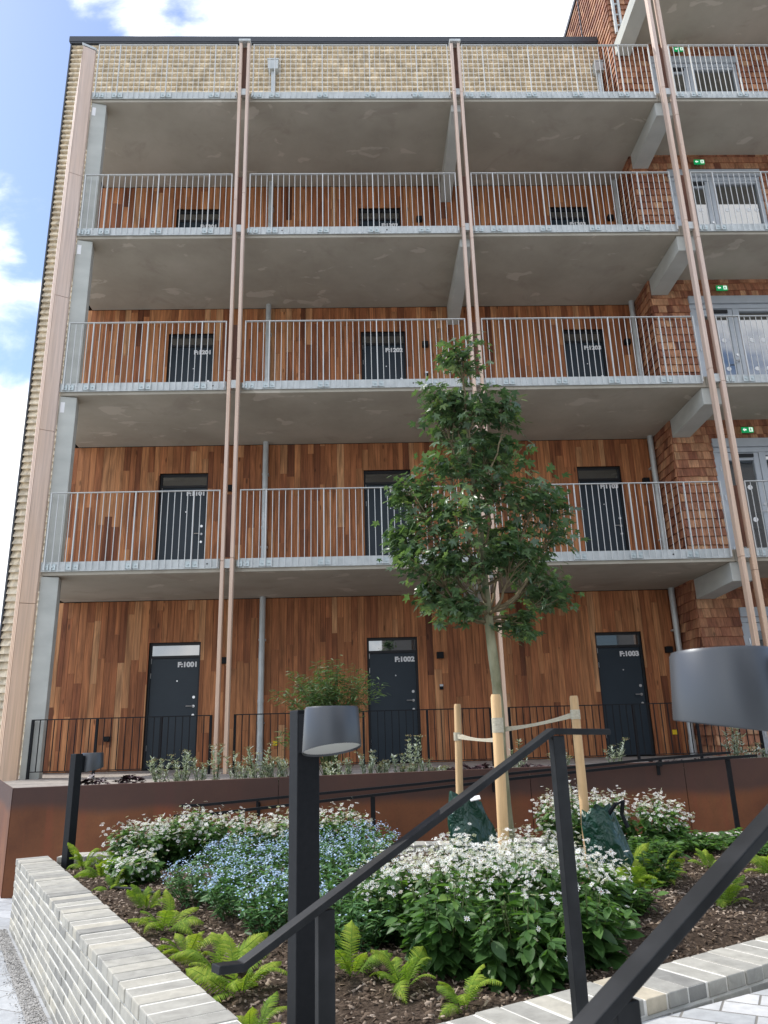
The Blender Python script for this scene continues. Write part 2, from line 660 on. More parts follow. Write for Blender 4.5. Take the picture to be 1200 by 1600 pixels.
def st_box(mb, a0, a1, n0, n1, z0, z1):
    p = [O + U * a + NN * n for a, n in ((a0, n1), (a1, n1), (a1, n0), (a0, n0))]
    mb.hexa([(q.x, q.y, z0) for q in p] + [(q.x, q.y, z1) for q in p])


mb = MB(); st_box(mb, .95, 9, -.11, 7, -1.40, -.8475)
struct(mb.build('upper_pavement', PAVE_UP))
mb = MB()
st_box(mb, -.02, .949, 0, 1.05, -1.40, -1.14)
st_box(mb, .31, .948, .002, 1.048, -1.135, -.998)
struct(mb.build('steps', PAVE_UP, bevel=.006))

# planter
LW = (Vector((-2.655, -4.82, 0)), Vector((-.30, -9.09, 0)))     # outer left edge, far to near
RW = (Vector((-.30, -9.09, 0)), Vector((3.9, -6.66, 0)))        # outer right edge
ZC = -.80                                                       # coping top


def brick_run(p0, p1, depth_n, thick, zc, zb, seed, name_c='coping', name_w='brick_wall', root=None, wall=True):
    """brick-on-edge coping along p0-p1; depth_n points into the planter"""
    rg = random.Random(seed)
    d = (p1 - p0); L = d.length; d.normalize()
    n = Vector(depth_n).normalized()
    mb = MB()
    pitch = .1
    k = int(L / pitch)
    pitch = L / k
    hc = .046
    for i in range(k):
        c = p0 + d * (i + .5) * pitch + n * (thick / 2 + rg.uniform(-.004, .004))
        mb.obox((c.x, c.y, zc - hc / 2 + rg.uniform(-.003, .002)), d, n, (0, 0, 1), pitch / 2 - .0045, thick / 2, hc / 2,
                min(1, max(0, rg.gauss(.46, .20))))
    o = mb.build(name_c, BRICK, root, bevel=.004)
    mb = MB()
    a, b = p0 + n * .004, p1 + n * .004
    e, f = p1 + n * (thick - .004), p0 + n * (thick - .004)
    mb.hexa([(q.x, q.y, zc - hc) for q in (a, b, e, f)] + [(q.x, q.y, zc - .003) for q in (a, b, e, f)])
    mb.build('mortar', MORTAR, o)
    if wall:
        mb = MB()
        ch = .0495
        z = zc - hc - .010
        row = 0
        while z - ch > zb - .05:
            x = -(.103 if row % 2 else 0) - rg.uniform(0, .02)
            while x < L:
                bl = .196
                x0, x1 = max(0, x), min(L, x + bl)
                if x1 - x0 > .03:
                    c = p0 + d * (x0 + x1) / 2 + n * (thick / 2 + rg.uniform(-.002, .002))
                    mb.obox((c.x, c.y, z - (ch - .0105) / 2), d, n, (0, 0, 1), (x1 - x0) / 2 , thick / 2 - .002, (ch - .0105) / 2,
                            min(1, max(0, rg.gauss(.42, .22))))
                x += bl + .010
            z -= ch
            row += 1
        w = mb.build(name_w, BRICK, root, bevel=.003)
        mb = MB()
        a, b = p0 + n * .0055, p1 + n * .0055
        e, f = p1 + n * (thick - .0055), p0 + n * (thick - .0055)
        mb.hexa([(q.x, q.y, zb - .1) for q in (a, b, e, f)] + [(q.x, q.y, zc - hc) for q in (a, b, e, f)])
        mb.build('mortar', MORTAR, w)


ln = (LW[1] - LW[0]).normalized(); lin = Vector((-ln.y, ln.x, 0))
rn = (RW[1] - RW[0]).normalized(); rin = Vector((-rn.y, rn.x, 0))
root = thing('planter_wall', 'pale grey brick planter wall with brick-on-edge coping running diagonally along the left pavement', 'wall', (0, 0, 0))
brick_run(LW[0], LW[1], lin, .225, ZC, -1.28, 3, root=root)
root = thing('planter_wall', 'low pale brick kerb of the planter beside the upper pavement, bottom right', 'wall')
brick_run(RW[0] + rn * .23, RW[1], rin, .225, ZC, -1.0, 5, root=root)
root = thing('planter_wall', 'low brick edging of the planter along the foot of the rusty steel wall', 'wall')
brick_run(Vector((-2.36, -4.80, 0)), Vector((6.5, -4.80, 0)), Vector((0, 1, 0)), .225, ZC, -1.28, 9, root=root)

# soil in the planter, gently uneven
mb = MB()
nx, ny = 70, 60
rs = random.Random(2)
gx = [-2.5 + i * (6.9 / nx) for i in range(nx + 1)]
gy = [-9.05 + j * (4.25 / ny) for j in range(ny + 1)]


def inside(x, y, mg=0.0):
    p = Vector((x, y, 0))
    return (p - LW[0]).dot(lin) > .05 + mg and (p - RW[0]).dot(rin) > .05 + mg and y < -4.70 - mg


def soil_z(x, y):
    p = Vector((x, y, 0))
    e = min((p - LW[0]).dot(lin) - .2, (p - RW[0]).dot(rin) - .2, -4.75 - y)
    e = max(0, min(1, e / .7))
    return -.875 + .04 * e + .012 * math.sin(x * 7 + y * 3) + .01 * math.sin(y * 11 - x * 4)


idx = {}
for j in range(ny + 1):
    for i in range(nx + 1):
        idx[i, j] = len(mb.v)
        mb.v.append((gx[i], gy[j], soil_z(gx[i], gy[j])))
for j in range(ny):
    for i in range(nx):
        if all(inside(gx[a], gy[b]) for a, b in ((i, j), (i + 1, j), (i, j + 1), (i + 1, j + 1))):
            mb.f.append((idx[i, j], idx[i + 1, j], idx[i + 1, j + 1], idx[i, j + 1])); mb.r.append(.5)
struct(mb.build('soil', SOIL, smooth=True))

# bark mulch lying on the soil
P, MM, S, T = [], [], [], []
while len(P) < 26000:
    x, y = rs.uniform(-2.4, 3.6), rs.uniform(-9.0, -4.8)
    if not inside(x, y, .12):
        continue
    P.append((x, y, soil_z(x, y) + rs.uniform(-.002, .012)))
    MM.append(frame((rs.gauss(0, 1), rs.gauss(0, 1), rs.gauss(0, .35)), (rs.gauss(0, .5), rs.gauss(0, .5), 1)))
    S.append(rs.uniform(.008, .026)); T.append(rs.random() ** 1.25)
tag(scatter('bark_mulch', [(-.5, -.22, 0), (.5, -.17, 0), (.45, .2, 0), (-.5, .25, 0), (-.4, -.1, .16), (.4, -.1, .13), (.38, .12, .15), (-.42, .15, .15)],
            [(4, 5, 6, 7), (0, 1, 5, 4), (1, 2, 6, 5), (2, 3, 7, 6), (3, 0, 4, 7)], P, MM, S, T, CHIP),
    'brown bark mulch covering the planter soil', 'mulch', kind='stuff')
# gravel strip at the foot of the left wall
mb = MB()
a, b = LW[0] - lin * .02, LW[1] - lin * .02
c, e = LW[1] - lin * .13, LW[0] - lin * .09
mb.hexa([(q.x, q.y, -1.30) for q in (a, e, c, b)] + [(q.x, q.y, -1.275) for q in (a, e, c, b)])
struct(mb.build('gravel_strip', GRAVEL))
P, MM, S, T = [], [], [], []
for i in range(5000):
    q = LW[0].lerp(LW[1], rs.random()) - lin * rs.uniform(.02, .02 + .14 * rs.random())
    P.append((q.x, q.y, -1.273)); MM.append(frame((rs.gauss(0, 1), rs.gauss(0, 1), rs.gauss(0, .4)), (rs.gauss(0, .5), rs.gauss(0, .5), 1)))
    S.append(rs.uniform(.004, .011)); T.append(rs.random())
PEB = tone_mat('pebble', [(0, (.22, .215, .21)), (1, (.52, .51, .49))], .85, .2)
tag(scatter('gravel', [(-.5, -.3, 0), (.5, -.35, 0), (.45, .3, 0), (-.4, .35, 0), (-.25, -.15, .35), (.3, -.15, .3), (.2, .2, .36), (-.2, .2, .3)],
            [(4, 5, 6, 7), (0, 1, 5, 4), (1, 2, 6, 5), (2, 3, 7, 6), (3, 0, 4, 7)], P, MM, S, T, PEB),
    'grey gravel along the foot of the brick planter wall', 'gravel', kind='stuff')

# corten retaining wall (the top climbs slightly to the right)
root = thing('retaining_wall', 'rusty brown weathering steel retaining wall in front of the ground floor terrace', 'wall', (0, 0, 0))
xs = [-3.27, -.82, 1.55, 3.03, 5.2, 7.6]


def ct(x):
    return -.357 + (x + 3.25) * .0107


for i in range(len(xs) - 1):
    mb = MB()
    a, b = xs[i] + .003, xs[i + 1] - .003
    mb.hexa([(a, -3.6, -1.3), (b, -3.6, -1.3), (b, -3.588, -1.3), (a, -3.588, -1.3), (a, -3.6, ct(a)), (b, -3.6, ct(b)), (b, -3.588, ct(b)), (a, -3.588, ct(a))])
    mb.hexa([(a, -3.588, ct(a) - .012), (b, -3.588, ct(b) - .012), (b, -3.50, ct(b) - .012), (a, -3.50, ct(a) - .012),
             (a, -3.588, ct(a)), (b, -3.588, ct(b)), (b, -3.50, ct(b)), (a, -3.50, ct(a))])
    mb.build('steel_panel', CORTEN, root)
mb = MB(); mb.hexa([(-3.274, -3.6, -1.3), (-3.266, -3.588, -1.3), (-4.938, -.36, -1.3), (-4.95, -.36, -1.3),
                    (-3.274, -3.6, -.36), (-3.266, -3.588, -.36), (-4.938, -.36, -.36), (-4.95, -.36, -.36)])
mb.build('return_panel', CORTEN, root)


def terr_x(y):
    # left limit of the raised terrace, along the return of the steel wall
    if y < -.36:
        return -3.262 - (y + 3.588) / 3.228 * 1.672
    return -4.77 if y < .36 else -5.5


def terr_slab(mb, y0, y1, z0, z1, r=.5):
    mb.hexa([(terr_x(y0), y0, z0), (12, y0, z0), (12, y1, z0), (terr_x(y1), y1, z0), (terr_x(y0), y0, z1), (12, y0, z1), (12, y1, z1), (terr_x(y1), y1, z1)], r)


mb = MB(); terr_slab(mb, -3.585, -2.60, -1.2, -.40)
struct(mb.build('terrace_soil', SOIL))
mb = MB()
for k in range(28):
    terr_slab(mb, -2.59 + k * .173, -2.59 + k * .173 + .165, -.455, Z[0], rng.random())
DECK = wood_mat('weathered decking', [(0, (.30, .27, .24)), (1, (.42, .38, .34))], .2)
struct(mb.build('terrace_deck', DECK))
mb = MB(); terr_slab(mb, -2.585, -.37, -1.3, -.46); terr_slab(mb, -.355, .355, -1.3, -.46); terr_slab(mb, .365, 2.2, -1.3, -.46)
struct(mb.build('terrace_base', PIER))

# ------------------------------------------------------------------ apartment block
B = thing('apartment_building', 'five storey access-balcony apartment block clad in vertical timber boards with pale shingled top storey', 'building', (0, 0, 0))


def sub_rect(rects, op):
    out = []
    for (x0, x1, z0, z1) in rects:
        a0, a1, b0, b1 = op
        if a1 <= x0 or a0 >= x1 or b1 <= z0 or b0 >= z1:
            out.append((x0, x1, z0, z1)); continue
        if a0 > x0: out.append((x0, a0, z0, z1))
        if a1 < x1: out.append((a1, x1, z0, z1))
        x0b, x1b = max(x0, a0), min(x1, a1)
        if b1 < z1: out.append((x0b, x1b, b1, z1))
        if b0 > z0: out.append((x0b, x1b, z0, b0))
    return out


def boards(x0, x1, z0, z1, ops, y, seed):
    rg = random.Random(seed)
    mb = MB()
    x = x0
    while x < x1 - .01:
        w = rg.choice((.115, .115, .092, .135))
        xe = min(x1, x + w)
        zz = z0 - rg.uniform(0, 1.5)
        while zz < z1:
            L = rg.uniform(.7, 2.9)
            t = min(1, max(0, rg.gauss(.53, .21)))
            rects = [(x + .002, xe - .002, max(z0, zz), min(z1, zz + L - .002))]
            for op in ops:
                rects = sub_rect(rects, op)
            for (a, b, c, d2) in rects:
                if b - a > .004 and d2 - c > .01:
                    dy = rg.uniform(0, .0035)
                    mb.hexa([(a, y - dy, c), (b, y - dy, c), (b, y + .02, c), (a, y + .02, c), (a, y - dy, d2), (b, y - dy, d2), (b, y + .02, d2), (a, y + .02, d2)], t, skip=(4,))
            zz += L
        x = xe
    return mb


mb = MB(); mb.tube([(0, 0, 0), (0, 0, .09)], .008, 8)
HINGE = mb.mesh('hinge', STEEL)
DARKG = new_mat('shadow gap membrane', .9, .1, 0, (.02, .014, .011))[0]
DH = 2.2
for k in range(4):
    z0 = Z[k]
    z1 = Z[k + 1] - SLAB
    dt = 1.70 if k == 0 else z0 + DH
    ops = [(a, b, z0 - .1, dt) for a, b in DOORS]
    w = boards(-5.55, 5.70, z0 + .01, z1 - .012, ops, YB, 40 + k).build('timber_cladding', TIMBER, B)
    mb = MB()
    for r_ in sub_rect(sub_rect(sub_rect([(-5.55, 5.70, z0, z1)], ops[0]), ops[1]), ops[2]):
        mb.box(r_[0], r_[1], YB + .021, YB + .16, r_[2], r_[3])
    mb.build('backing_wall', DARKG, w)
    # doors
    for j, (a, b) in enumerate(DOORS):
        dz = z0 + .01
        de = thing('door', None, None); de.parent = B
        de.location = (0, 0, 0)
        mb = MB()
        yf = YB + .055
        mb.box(a, a + .035, yf, YB + .15, dz, dt); mb.box(b - .035, b, yf, YB + .15, dz, dt)
        mb.box(a + .035, b - .035, yf, YB + .15, dt - .045, dt)
        mb.box(a + .035, b - .035, yf + .004, YB + .15, dt - .27, dt - .225)
        mb.build('door_frame', FRAMEP, de)
        mb = MB(); mb.box(a + .037, b - .037, yf + .022, YB + .14, dz + .012, dt - .273)
        mb.build('door_leaf', DOORP, de, bevel=.004)
        mb = MB(); mb.box(a + .036, b - .036, yf + .03, YB + .12, dt - .224, dt - .046)
        mb.build('transom_window', GLASS, de)
        # furniture
        mb = MB()
        hx = b - .10
        hz = dz + 1.02
        yl = yf + .022
        mb.tube([(hx, yl, hz), (hx, yl - .01, hz)], .022, 14)
        mb.tube([(hx, yl - .008, hz), (hx, yl - .05, hz), (hx - .03, yl - .055, hz), (hx - .12, yl - .055, hz)], .009, 8)
        mb.build('door_handle', STEEL, de, smooth=False)
        for zz, rr in ((hz + .15, .024), (hz - .15, .022)):
            mb = MB(); mb.tube([(hx, yl, zz), (hx, yl - .012, zz)], rr, 14)
            mb.build('lock_cylinder', STEEL, de)
        mb = MB(); mb.tube([((a + b) / 2 + .05, yl, dz + 1.45), ((a + b) / 2 + .05, yl - .006, dz + 1.45)], .012, 12)
        mb.build('peephole', STEEL, de)
        inst('hinge', HINGE, de, [(a + .038, yl - .008, zz) for zz in (dz + .3, dt - .36, dz + 1.5)])
        cu = bpy.data.curves.new('lettering', 'FONT')
        cu.body = 'F:1%d0%d' % (k, j + 1)
        cu.size = .116
        cu.extrude = .002
        cu.offset = .0062
        cu.space_character = 1.0
        cu.align_x = 'RIGHT'
        tmp = bpy.data.objects.new('lettering_source', cu)
        me = bpy.data.meshes.new_from_object(tmp)
        bpy.data.objects.remove(tmp)
        me.materials.append(WHITEP)
        tx = bpy.data.objects.new('lettering', me)
        COL.objects.link(tx)
        tx.parent = de
        tx.location = (b - .055, yl - .003, dt - .42)
        tx.rotation_euler = (R(90), 0, 0)
        tx.scale = (1.12, 1, 1)


# tilted, overlapping shingles
def shingles(origin, u, out, L, z0, z1, course, wr, seed, ops=(), prot=.026, tmean=.5, gap=.003, sd=.24):
    rg = random.Random(seed)
    mb = MB()
    o, u, out = Vector(origin), Vector(u).normalized(), Vector(out).normalized()
    n = int(round((z1 - z0) / course))
    for i in range(n):
        zb = z0 + i * course
        zt = min(zb + course * 1.04, z1)
        x = -rg.uniform(0, wr[1])
        while x < L:
            w = rg.uniform(*wr)
            a, b = max(0, x) + gap / 2, min(L, x + w) - gap / 2
            x += w
            if b - a < .012:
                continue
            if any(a < q[1] and b > q[0] and zb < q[3] - .02 and zt > q[2] + .02 for q in ops):
                r2 = [(a, b)]
                for q in ops:
                    if zb < q[3] - .02 and zt > q[2] + .02:
                        r3 = []
                        for (p, s) in r2:
                            if q[0] > p and q[0] < s: r3.append((p, q[0]))
                            if q[1] < s and q[1] > p: r3.append((q[1], s))
                            if q[1] <= p or q[0] >= s: r3.append((p, s))
                        r2 = r3
            else:
                r2 = [(a, b)]
            t = min(1, max(0, rg.gauss(tmean, sd)))
            pj = prot + rg.uniform(-.003, .004)
            zj = zb + rg.uniform(-.004, .004)
            for (a2, b2) in r2:
                if b2 - a2 < .01: continue
                pts = []
                for (zq, d0, d1) in ((zj, 0.0, pj), (zt, -.004, .008)):
                    for s_, d_ in ((a2, d1), (b2, d1), (b2, d0), (a2, d0)):
                        q = o + u * s_ + out * d_
                        pts.append((q.x, q.y, zq))
                mb.hexa(pts, t, skip=(4,))
    return mb


# pale shingled storey and the pale strip down the left end
PW = shingles((-6.30, YB, 0), (1, 0, 0), (0, -1, 0), 12.12, Z[4] + .02, 15.17, .131, (.30, .42), 71, [(10.42, 11.26, Z[4], Z[4] + DH)], .085, .62, .003, .13).build('pale_shingle_cladding', TAN_SH, B)
shingles((-6.30, YB, 0), (1, 0, 0), (0, -1, 0), .80, Z[4] + .02 - 98 * .131, Z[4] + .02, .131, (.85, .9), 72, (), .08, .62, .003, .13).build('pale_shingle_cladding', TAN_SH, B)
mb = MB(); mb.box(-6.30, 5.82, YB + .005, YB + 7, -1.3, Z[4] + .05); mb.box(-6.30, 5.82, YB + .005, YB + 7, Z[4] + .05, 15.17)
# keep the body behind the timber wall
mb = MB(); mb.box(-6.29, 5.64, YB + .17, YB + 9, -1.3, 15.10); mb.box(-6.29, -5.5, YB + .004, YB + .169, -1.3, 15.10); mb.box(-5.499, 5.64, YB + .004, YB + .169, Z[4] - .2, 15.10)
mb.build('building_core', DARKG, B)
mb = MB(); mb.box(-6.33, -6.302, YB - .085, YB + .05, -1.28, 15.13)
mb.build('corner_trim', COPING, B)
mb = MB(); mb.box(-6.36, 5.80, YB - .11, YB + .30, 15.17, 15.315); mb.box(-6.34, 5.79, YB - .10, YB + .0, 15.135, 15.168)
mb.build('roof_coping', COPING, B)


mb = MB(); mb.tube([(0, 0, 0), (0, -.011, 0)], .012, 10)
DRAIN = mb.mesh('drain_hole', FRAMEP)


def slab(x0, x1, k, parent, fx0, fx1, y1=YB + .0):
    zt = Z[k]
    mb = MB(); mb.box(x0, x1, .03, y1, zt - SLAB, zt - .01)
    if x0 < -4.7:
        mb.box(-5.30, x0 - .0005, .43, y1, zt - SLAB, zt - .01)
    s = mb.build('balcony_slab', SOFFIT, parent)
    for a, b in zip(fx0, fx1):
        mb = MB()
        mb.box(a, b, 0, .014, zt - .147, zt)
        mb.box(a, b, .014, .05, zt - .006, zt)
        f = mb.build('fascia_channel', GALV, s)
    rg = random.Random(k * 7 + int(x0))
    for a, b in zip(fx0, fx1):
        x = a + .3 + rg.random() * .3
        while x < b:
            inst('drain_hole', DRAIN, s, [(x, .005, zt - .075)])
            x += rg.uniform(1.5, 2.6)
    return s


BAYS = [(-4.80, -2.145), (-1.865, 1.815), (2.05, 5.68)]
for k in (1, 2, 3, 4):
    slab(-4.80, 5.73, k, B, [q[0] for q in BAYS], [q[1] for q in BAYS])


def railing(x0, x1, k, parent, post0=.0):
    """galvanised railing hung in front of the fascia"""
    zt = Z[k]
    zb, zh = zt - .138, zt + 1.08
    L = x1 - x0
    n = max(2, round(L / .098))
    st = L / n
    mb = MB()
    posts = []
    for i in range(n + 1):
        x = x0 + i * st
        big = i in (0, n) or (i - 4) % 9 == 0
        w = .017 if big else .0096
        mb.box(x - w / 2, x + w / 2, -.032 - (.02 if big else 0), -.0205, zb, zh - .012)
        if big and 0 < i < n:
            posts.append(x)
    r = mb.build('railing', GALV_BAR, parent)
    mb = MB(); mb.box(x0 - .012, x1 + .012, -.055, -.015, zh - .012, zh)
    mb.build('top_rail', GALV_BAR, r, bevel=.003)
    inst('mounting_plate', PLATE, r, [(x + s_, -.0015, zt - .082) for x in [x0 + .06] + posts for s_ in (-.052, .052)])
    return r


mb = MB(); mb.box(-.042, .042, -.017, 0, -.046, .046); mb.tube([(0, -.016, 0), (0, -.03, 0)], .015, 6)
PLATE = mb.mesh('mounting_plate', GALV_PLATE)
for k in (1, 2, 3, 4):
    for (a, b) in ((-4.73, -2.17), (-1.85, 1.79), (2.075, 5.655)):
        railing(a, b, k, B)

# concrete end piers, one per storey, the front turned slightly
for k in range(4):
    z0, z1 = Z[k] - (.06 if k == 0 else 0), Z[k + 1] - SLAB - .012
    mb = MB()
    ring = [(-4.795, .03), (-4.545, .082), (-4.61, .36), (-4.795, .36)]
    mb.hexa([(x, y, z0) for x, y in ring] + [(x, y, z1) for x, y in ring])
    p = mb.build('concrete_pier', PIER, B, bevel=.008)
    if k:
        mb = MB(); sq = [(-4.775, .0302), (-4.715, .0427), (-4.715, .0487), (-4.775, .0362)]
        mb.hexa([(x, y, z1 - .28) for x, y in sq] + [(x, y, z1 - .10) for x, y in sq])
        mb.build('paper_sticker', WHITEP, p)
# concrete beams under the slabs by the middle pair of fins
for k in (1, 2, 3, 4):
    mb = MB()
    zt = Z[k] - SLAB - .001
    mb.hexa([(1.82, .10, zt - .16), (2.04, .10, zt - .16), (2.04, YB, zt - .42), (1.82, YB, zt - .42), (1.82, .10, zt), (2.04, .10, zt), (2.04, YB, zt), (1.82, YB, zt)])
    mb.build('concrete_beam', PIER, B, bevel=.008)


def fin_pair(xa, xb, w, parent, z0, z1, cap=True, levels=(1, 2, 3, 4)):
    root = thing('timber_fin_pair', None, None); root.parent = parent
    for x in (xa, xb):
        mb = MB()
        zz = z0
        rg = random.Random(int(x * 100))
        while zz < z1:                                     # scarfed lengths
            e = min(z1, zz + rg.uniform(2.6, 3.4))
            if z1 - e < .6: e = z1
            mb.box(x - w / 2, x + w / 2, -.145, -.030, zz, e - .004)
            zz = e
        mb.build('timber_fin', FIN, root, bevel=.008)
    for k in levels:
        mb = MB(); mb.box(xa + w / 2, xb - w / 2, -.055, -.037, Z[k] + .01, Z[k] + 1.0)
        mb.build('infill_board', INFILL, root)
        mb = MB(); mb.box(xa + w / 2 - .004, xb - w / 2 + .004, -.105, -.04, Z[k] - .17, Z[k] - .03); mb.box(xa + w / 2, xb - w / 2, -.10, .02, Z[k] - .11, Z[k] - .09)
        mb.build('steel_bracket', GALV, root)
    if cap:
        mb = MB(); mb.box(xa - w / 2 - .012, xb + w / 2 + .012, -.18, -.015, z1 + .002, z1 + .05)
        mb.build('fin_cap', GALV, root)
    return root


fin_pair(-2.078, -1.938, .052, B, Z[0], FIN_Z1)
fin_pair(1.868, 1.998, .052, B, Z[0], FIN_Z1)

# broad timber end fin at the left with its stepped edge boards
root = thing('end_fin', None, None); root.parent = B
mb = MB()
zz = -1.28
rg = random.Random(4)
joints = [-1.28, 2.02, 4.75, 7.15, 9.6, 12.44]
for a, b in zip(joints, joints[1:]):
    ring = [(-4.985, -.15), (-4.80, -.045), (-4.80, .02), (-4.985, .02)]
    mb.hexa([(x, y, a) for x, y in ring] + [(x, y, b - .006) for x, y in ring])
mb.build('fin_face', FIN, root, bevel=.005)
for i, (xa, xb, ya, yb, zt) in enumerate(((-5.015, -4.988, -.125, -.155, 12.30), (-5.047, -5.019, -.10, -.125, 11.75), (-5.085, -5.051, -.06, -.10, 10.7))):
    mb = MB()
    mb.hexa([(xa, ya, -1.28), (xb, yb, -1.28), (xb, .03, -1.28), (xa, .03, -1.28), (xa, ya, zt - .5), (xb, yb, zt), (xb, .03, zt), (xa, .03, zt - .5)])
    mb.build('edge_board', FIN, root, bevel=.004)
mb = MB(); ring = [(-5.0, -.17), (-4.785, -.05), (-4.785, .03), (-5.0, .03)]
mb.hexa([(x, y, 12.442) for x, y in ring] + [(x, y, 12.49) for x, y in ring])
mb.build('fin_cap', GALV, root)

# downpipes with parapet hoppers
for (x, hz) in ((-1.77, 14.42), (5.56, 14.37)):
    mb = MB()
    rp = .052
    for k in range(5):
        z0 = Z[k] + (.0 if k else .0)
        z1 = Z[k + 1] - SLAB if k < 4 else hz - .15
        mb.tube([(x, YB - .12, z0), (x, YB - .12, z1)], rp, 16)
        mb.tube([(x, YB - .12, z0 + 1.05), (x, YB - .12, z0 + 1.10)], rp + .006, 16)
        mb.tube([(x, YB - .12, z0), (x, YB - .12, z0 + .25)], rp + .009, 16)
    dp = mb.build('downpipe', GALV, B, smooth=False)
    mb = MB()
    mb.hexa([(x - .11, YB - .23, hz - .16), (x + .11, YB - .23, hz - .16), (x + .11, YB - .065, hz - .16), (x - .11, YB - .065, hz - .16),
             (x - .12, YB - .24, hz + .08), (x + .12, YB - .24, hz + .08), (x + .12, YB - .065, hz + .08), (x - .12, YB - .065, hz + .08)])
    mb.box(x - .128, x + .128, YB - .25, YB - .065, hz + .081, hz + .11)
    mb.build('hopper', GALV, dp)
    for k in range(4):
        for zz in (Z[k] + .7, Z[k] + 2.1):
            mb = MB(); mb.box(x - .06, x + .06, YB - .12, YB - .001, zz, zz + .03)
            mb.build('pipe_bracket', GALV, dp)

# ------------------------------------------------------------------ shingled stair tower
mb = MB(); mb.tube([(0, 0, 0), (0, -.003, 0)], .045, 16)
MARKER = mb.mesh('glass_marker', WHITEP)
TW = thing('stair_tower', 'taller red cedar shingled tower with glazed doors adjoining the timber block on the right', 'building')
XT = 5.66
GX0, GX1 = 6.37, 8.25
sop = [(GX0 - XT, GX1 - XT, Z[k], Z[k] + 2.22) for k in range(5)]
TCL = shingles((XT, YT, 0), (1, 0, 0), (0, -1, 0), 5.2, Z[0], 17.6, .158, (.10, .19), 81, sop, .036).build('red_shingle_cladding', RED_SH, TW)
shingles((XT, 7.5, 0), (0, -1, 0), (-1, 0, 0), 7.5 - YT, Z[0], 17.6, .158, (.10, .19), 82, (), .036).build('red_shingle_cladding', RED_SH, TW)
mb = MB()
mb.box(XT + .003, GX0, YT + .004, YT + 7, -1.3, 17.58); mb.box(GX1, 11, YT + .004, YT + 7, -1.3, 17.58)
for k in range(5):
    z0 = Z[k] + 2.22
    z1 = Z[k + 1] if k < 4 else 17.58
    mb.box(GX0, GX1, YT + .004, YT + 7, z0, z1)
mb.box(GX0, GX1, YT + .5, YT + 7, -1.3, 14)
mb.build('tower_core', DARKG, TW)
mb = MB(); mb.box(XT - .05, 11, YT - .05, 7.6, 17.6, 17.72)
mb.build('roof_edge', COPING, TW)
mb = MB(); mb.box(XT - .044, XT - .010, 2.96, 2.99, 15.4, 17.6)
mb.build('lightning_conductor', COPING, TW)
mb = MB()
for x in (XT + .08, XT + .20):
    mb.box(x - .025, x + .025, YT - .10, YT - .04, 14.5, 17.5)
for i in range(9):
    mb.box(XT + .105, XT + .175, YT - .085, YT - .055, 14.7 + i * .3, 14.73 + i * .3)
mb.build('cable_ladder', GALV, TW)
for k in (1, 2, 3, 4, 5):
    s = slab(5.74 if k < 5 else 5.86, 11, k, TW, [6.02], [11], YT)
    railing(6.05, 10.9, k, TW)
    # haunched beam beside the outer fins
    mb = MB()
    zt = Z[k] - SLAB - .001
    x0, x1 = 5.66, 5.98
    mb.hexa([(x0, .06, zt - .30), (x1, .06, zt - .30), (x1, YT - .03, zt - .34), (x0, YT - .03, zt - .34), (x0, .06, zt), (x1, .06, zt), (x1, YT - .03, zt), (x0, YT - .03, zt)])
    mb.build('concrete_beam', PIER, TW, bevel=.008)
fin_pair(5.775, 5.945, .066, TW, Z[0], 17.2, True, (1, 2, 3, 4, 5))
for k in range(5):
    z0, z1 = Z[k] + .01, Z[k] + 2.21
    yf = YT + .03
    g = thing('glazed_door', None, None); g.parent = TW
    mb = MB()
    mb.box(GX0, GX1, yf - .045, yf + .09, z1 - .09, z1)
    for a, b in ((GX0, GX0 + .09), (7.20, 7.32), (GX1 - .08, GX1)):
        mb.box(a, b, yf - .04, yf + .09, z0, z1 - .092)
    mb.box(7.322, GX1 - .082, yf - .036, yf + .09, z0, z0 + .09); mb.box(7.322, GX1 - .082, yf - .036, yf + .09, z1 - .15, z1 - .094)
    # door leaf stiles and rails
    mb.box(GX0 + .094, GX0 + .19, yf - .025, yf + .08, z0, z1 - .095); mb.box(7.10, 7.197, yf - .025, yf + .08, z0, z1 - .095)
    mb.box(GX0 + .191, 7.099, yf - .022, yf + .08, z0, z0 + .14); mb.box(GX0 + .191, 7.099, yf - .022, yf + .08, z1 - .24, z1 - .096)
    mb.build('frame', ALU, g, bevel=.004)
    mb = MB(); mb.box(GX0 + .192, 7.098, yf + .01, yf + .03, z0 + .141, z1 - .241)
    mb.build('glass_pane', GLASS, g)
    mb = MB(); mb.box(7.323, GX1 - .083, yf + .01, yf + .03, z0 + .091, z1 - .151)
    mb.build('glass_pane', GLASS, g)
    mb = MB(); mb.box(6.78, 7.09, yf - .062, yf - .023, z1 - .19, z1 - .13)
    mb.build('door_closer', FRAMEP, g)
    mb = MB(); mb.tube([(7.15, yf - .03, z0 + .98), (7.15, yf - .08, z0 + .98), (7.04, yf - .085, z0 + .98)], .011, 8); mb.tube([(7.15, yf - .026, z0 + 1.12), (7.15, yf - .04, z0 + 1.12)], .026, 12)
    mb.build('door_handle', STEEL, g)
    inst('hinge', HINGE, g, [(GX0 + .092, yf - .05, zz) for zz in (z0 + .25, z0 + 1.2, z1 - .45)])
    inst('glass_marker', MARKER, g, [(x, yf + .009, zz) for zz in (z0 + .85, z0 + 1.45) for x in (6.74, 6.96, 7.50, 7.72, 7.94, 8.1)])
    mb = MB(); mb.box(GX0 - .01, GX1 + .01, YT - .06, YT + .05, z1 + .003, z1 + .16)
    mb.build('head_flashing', ALU, g)

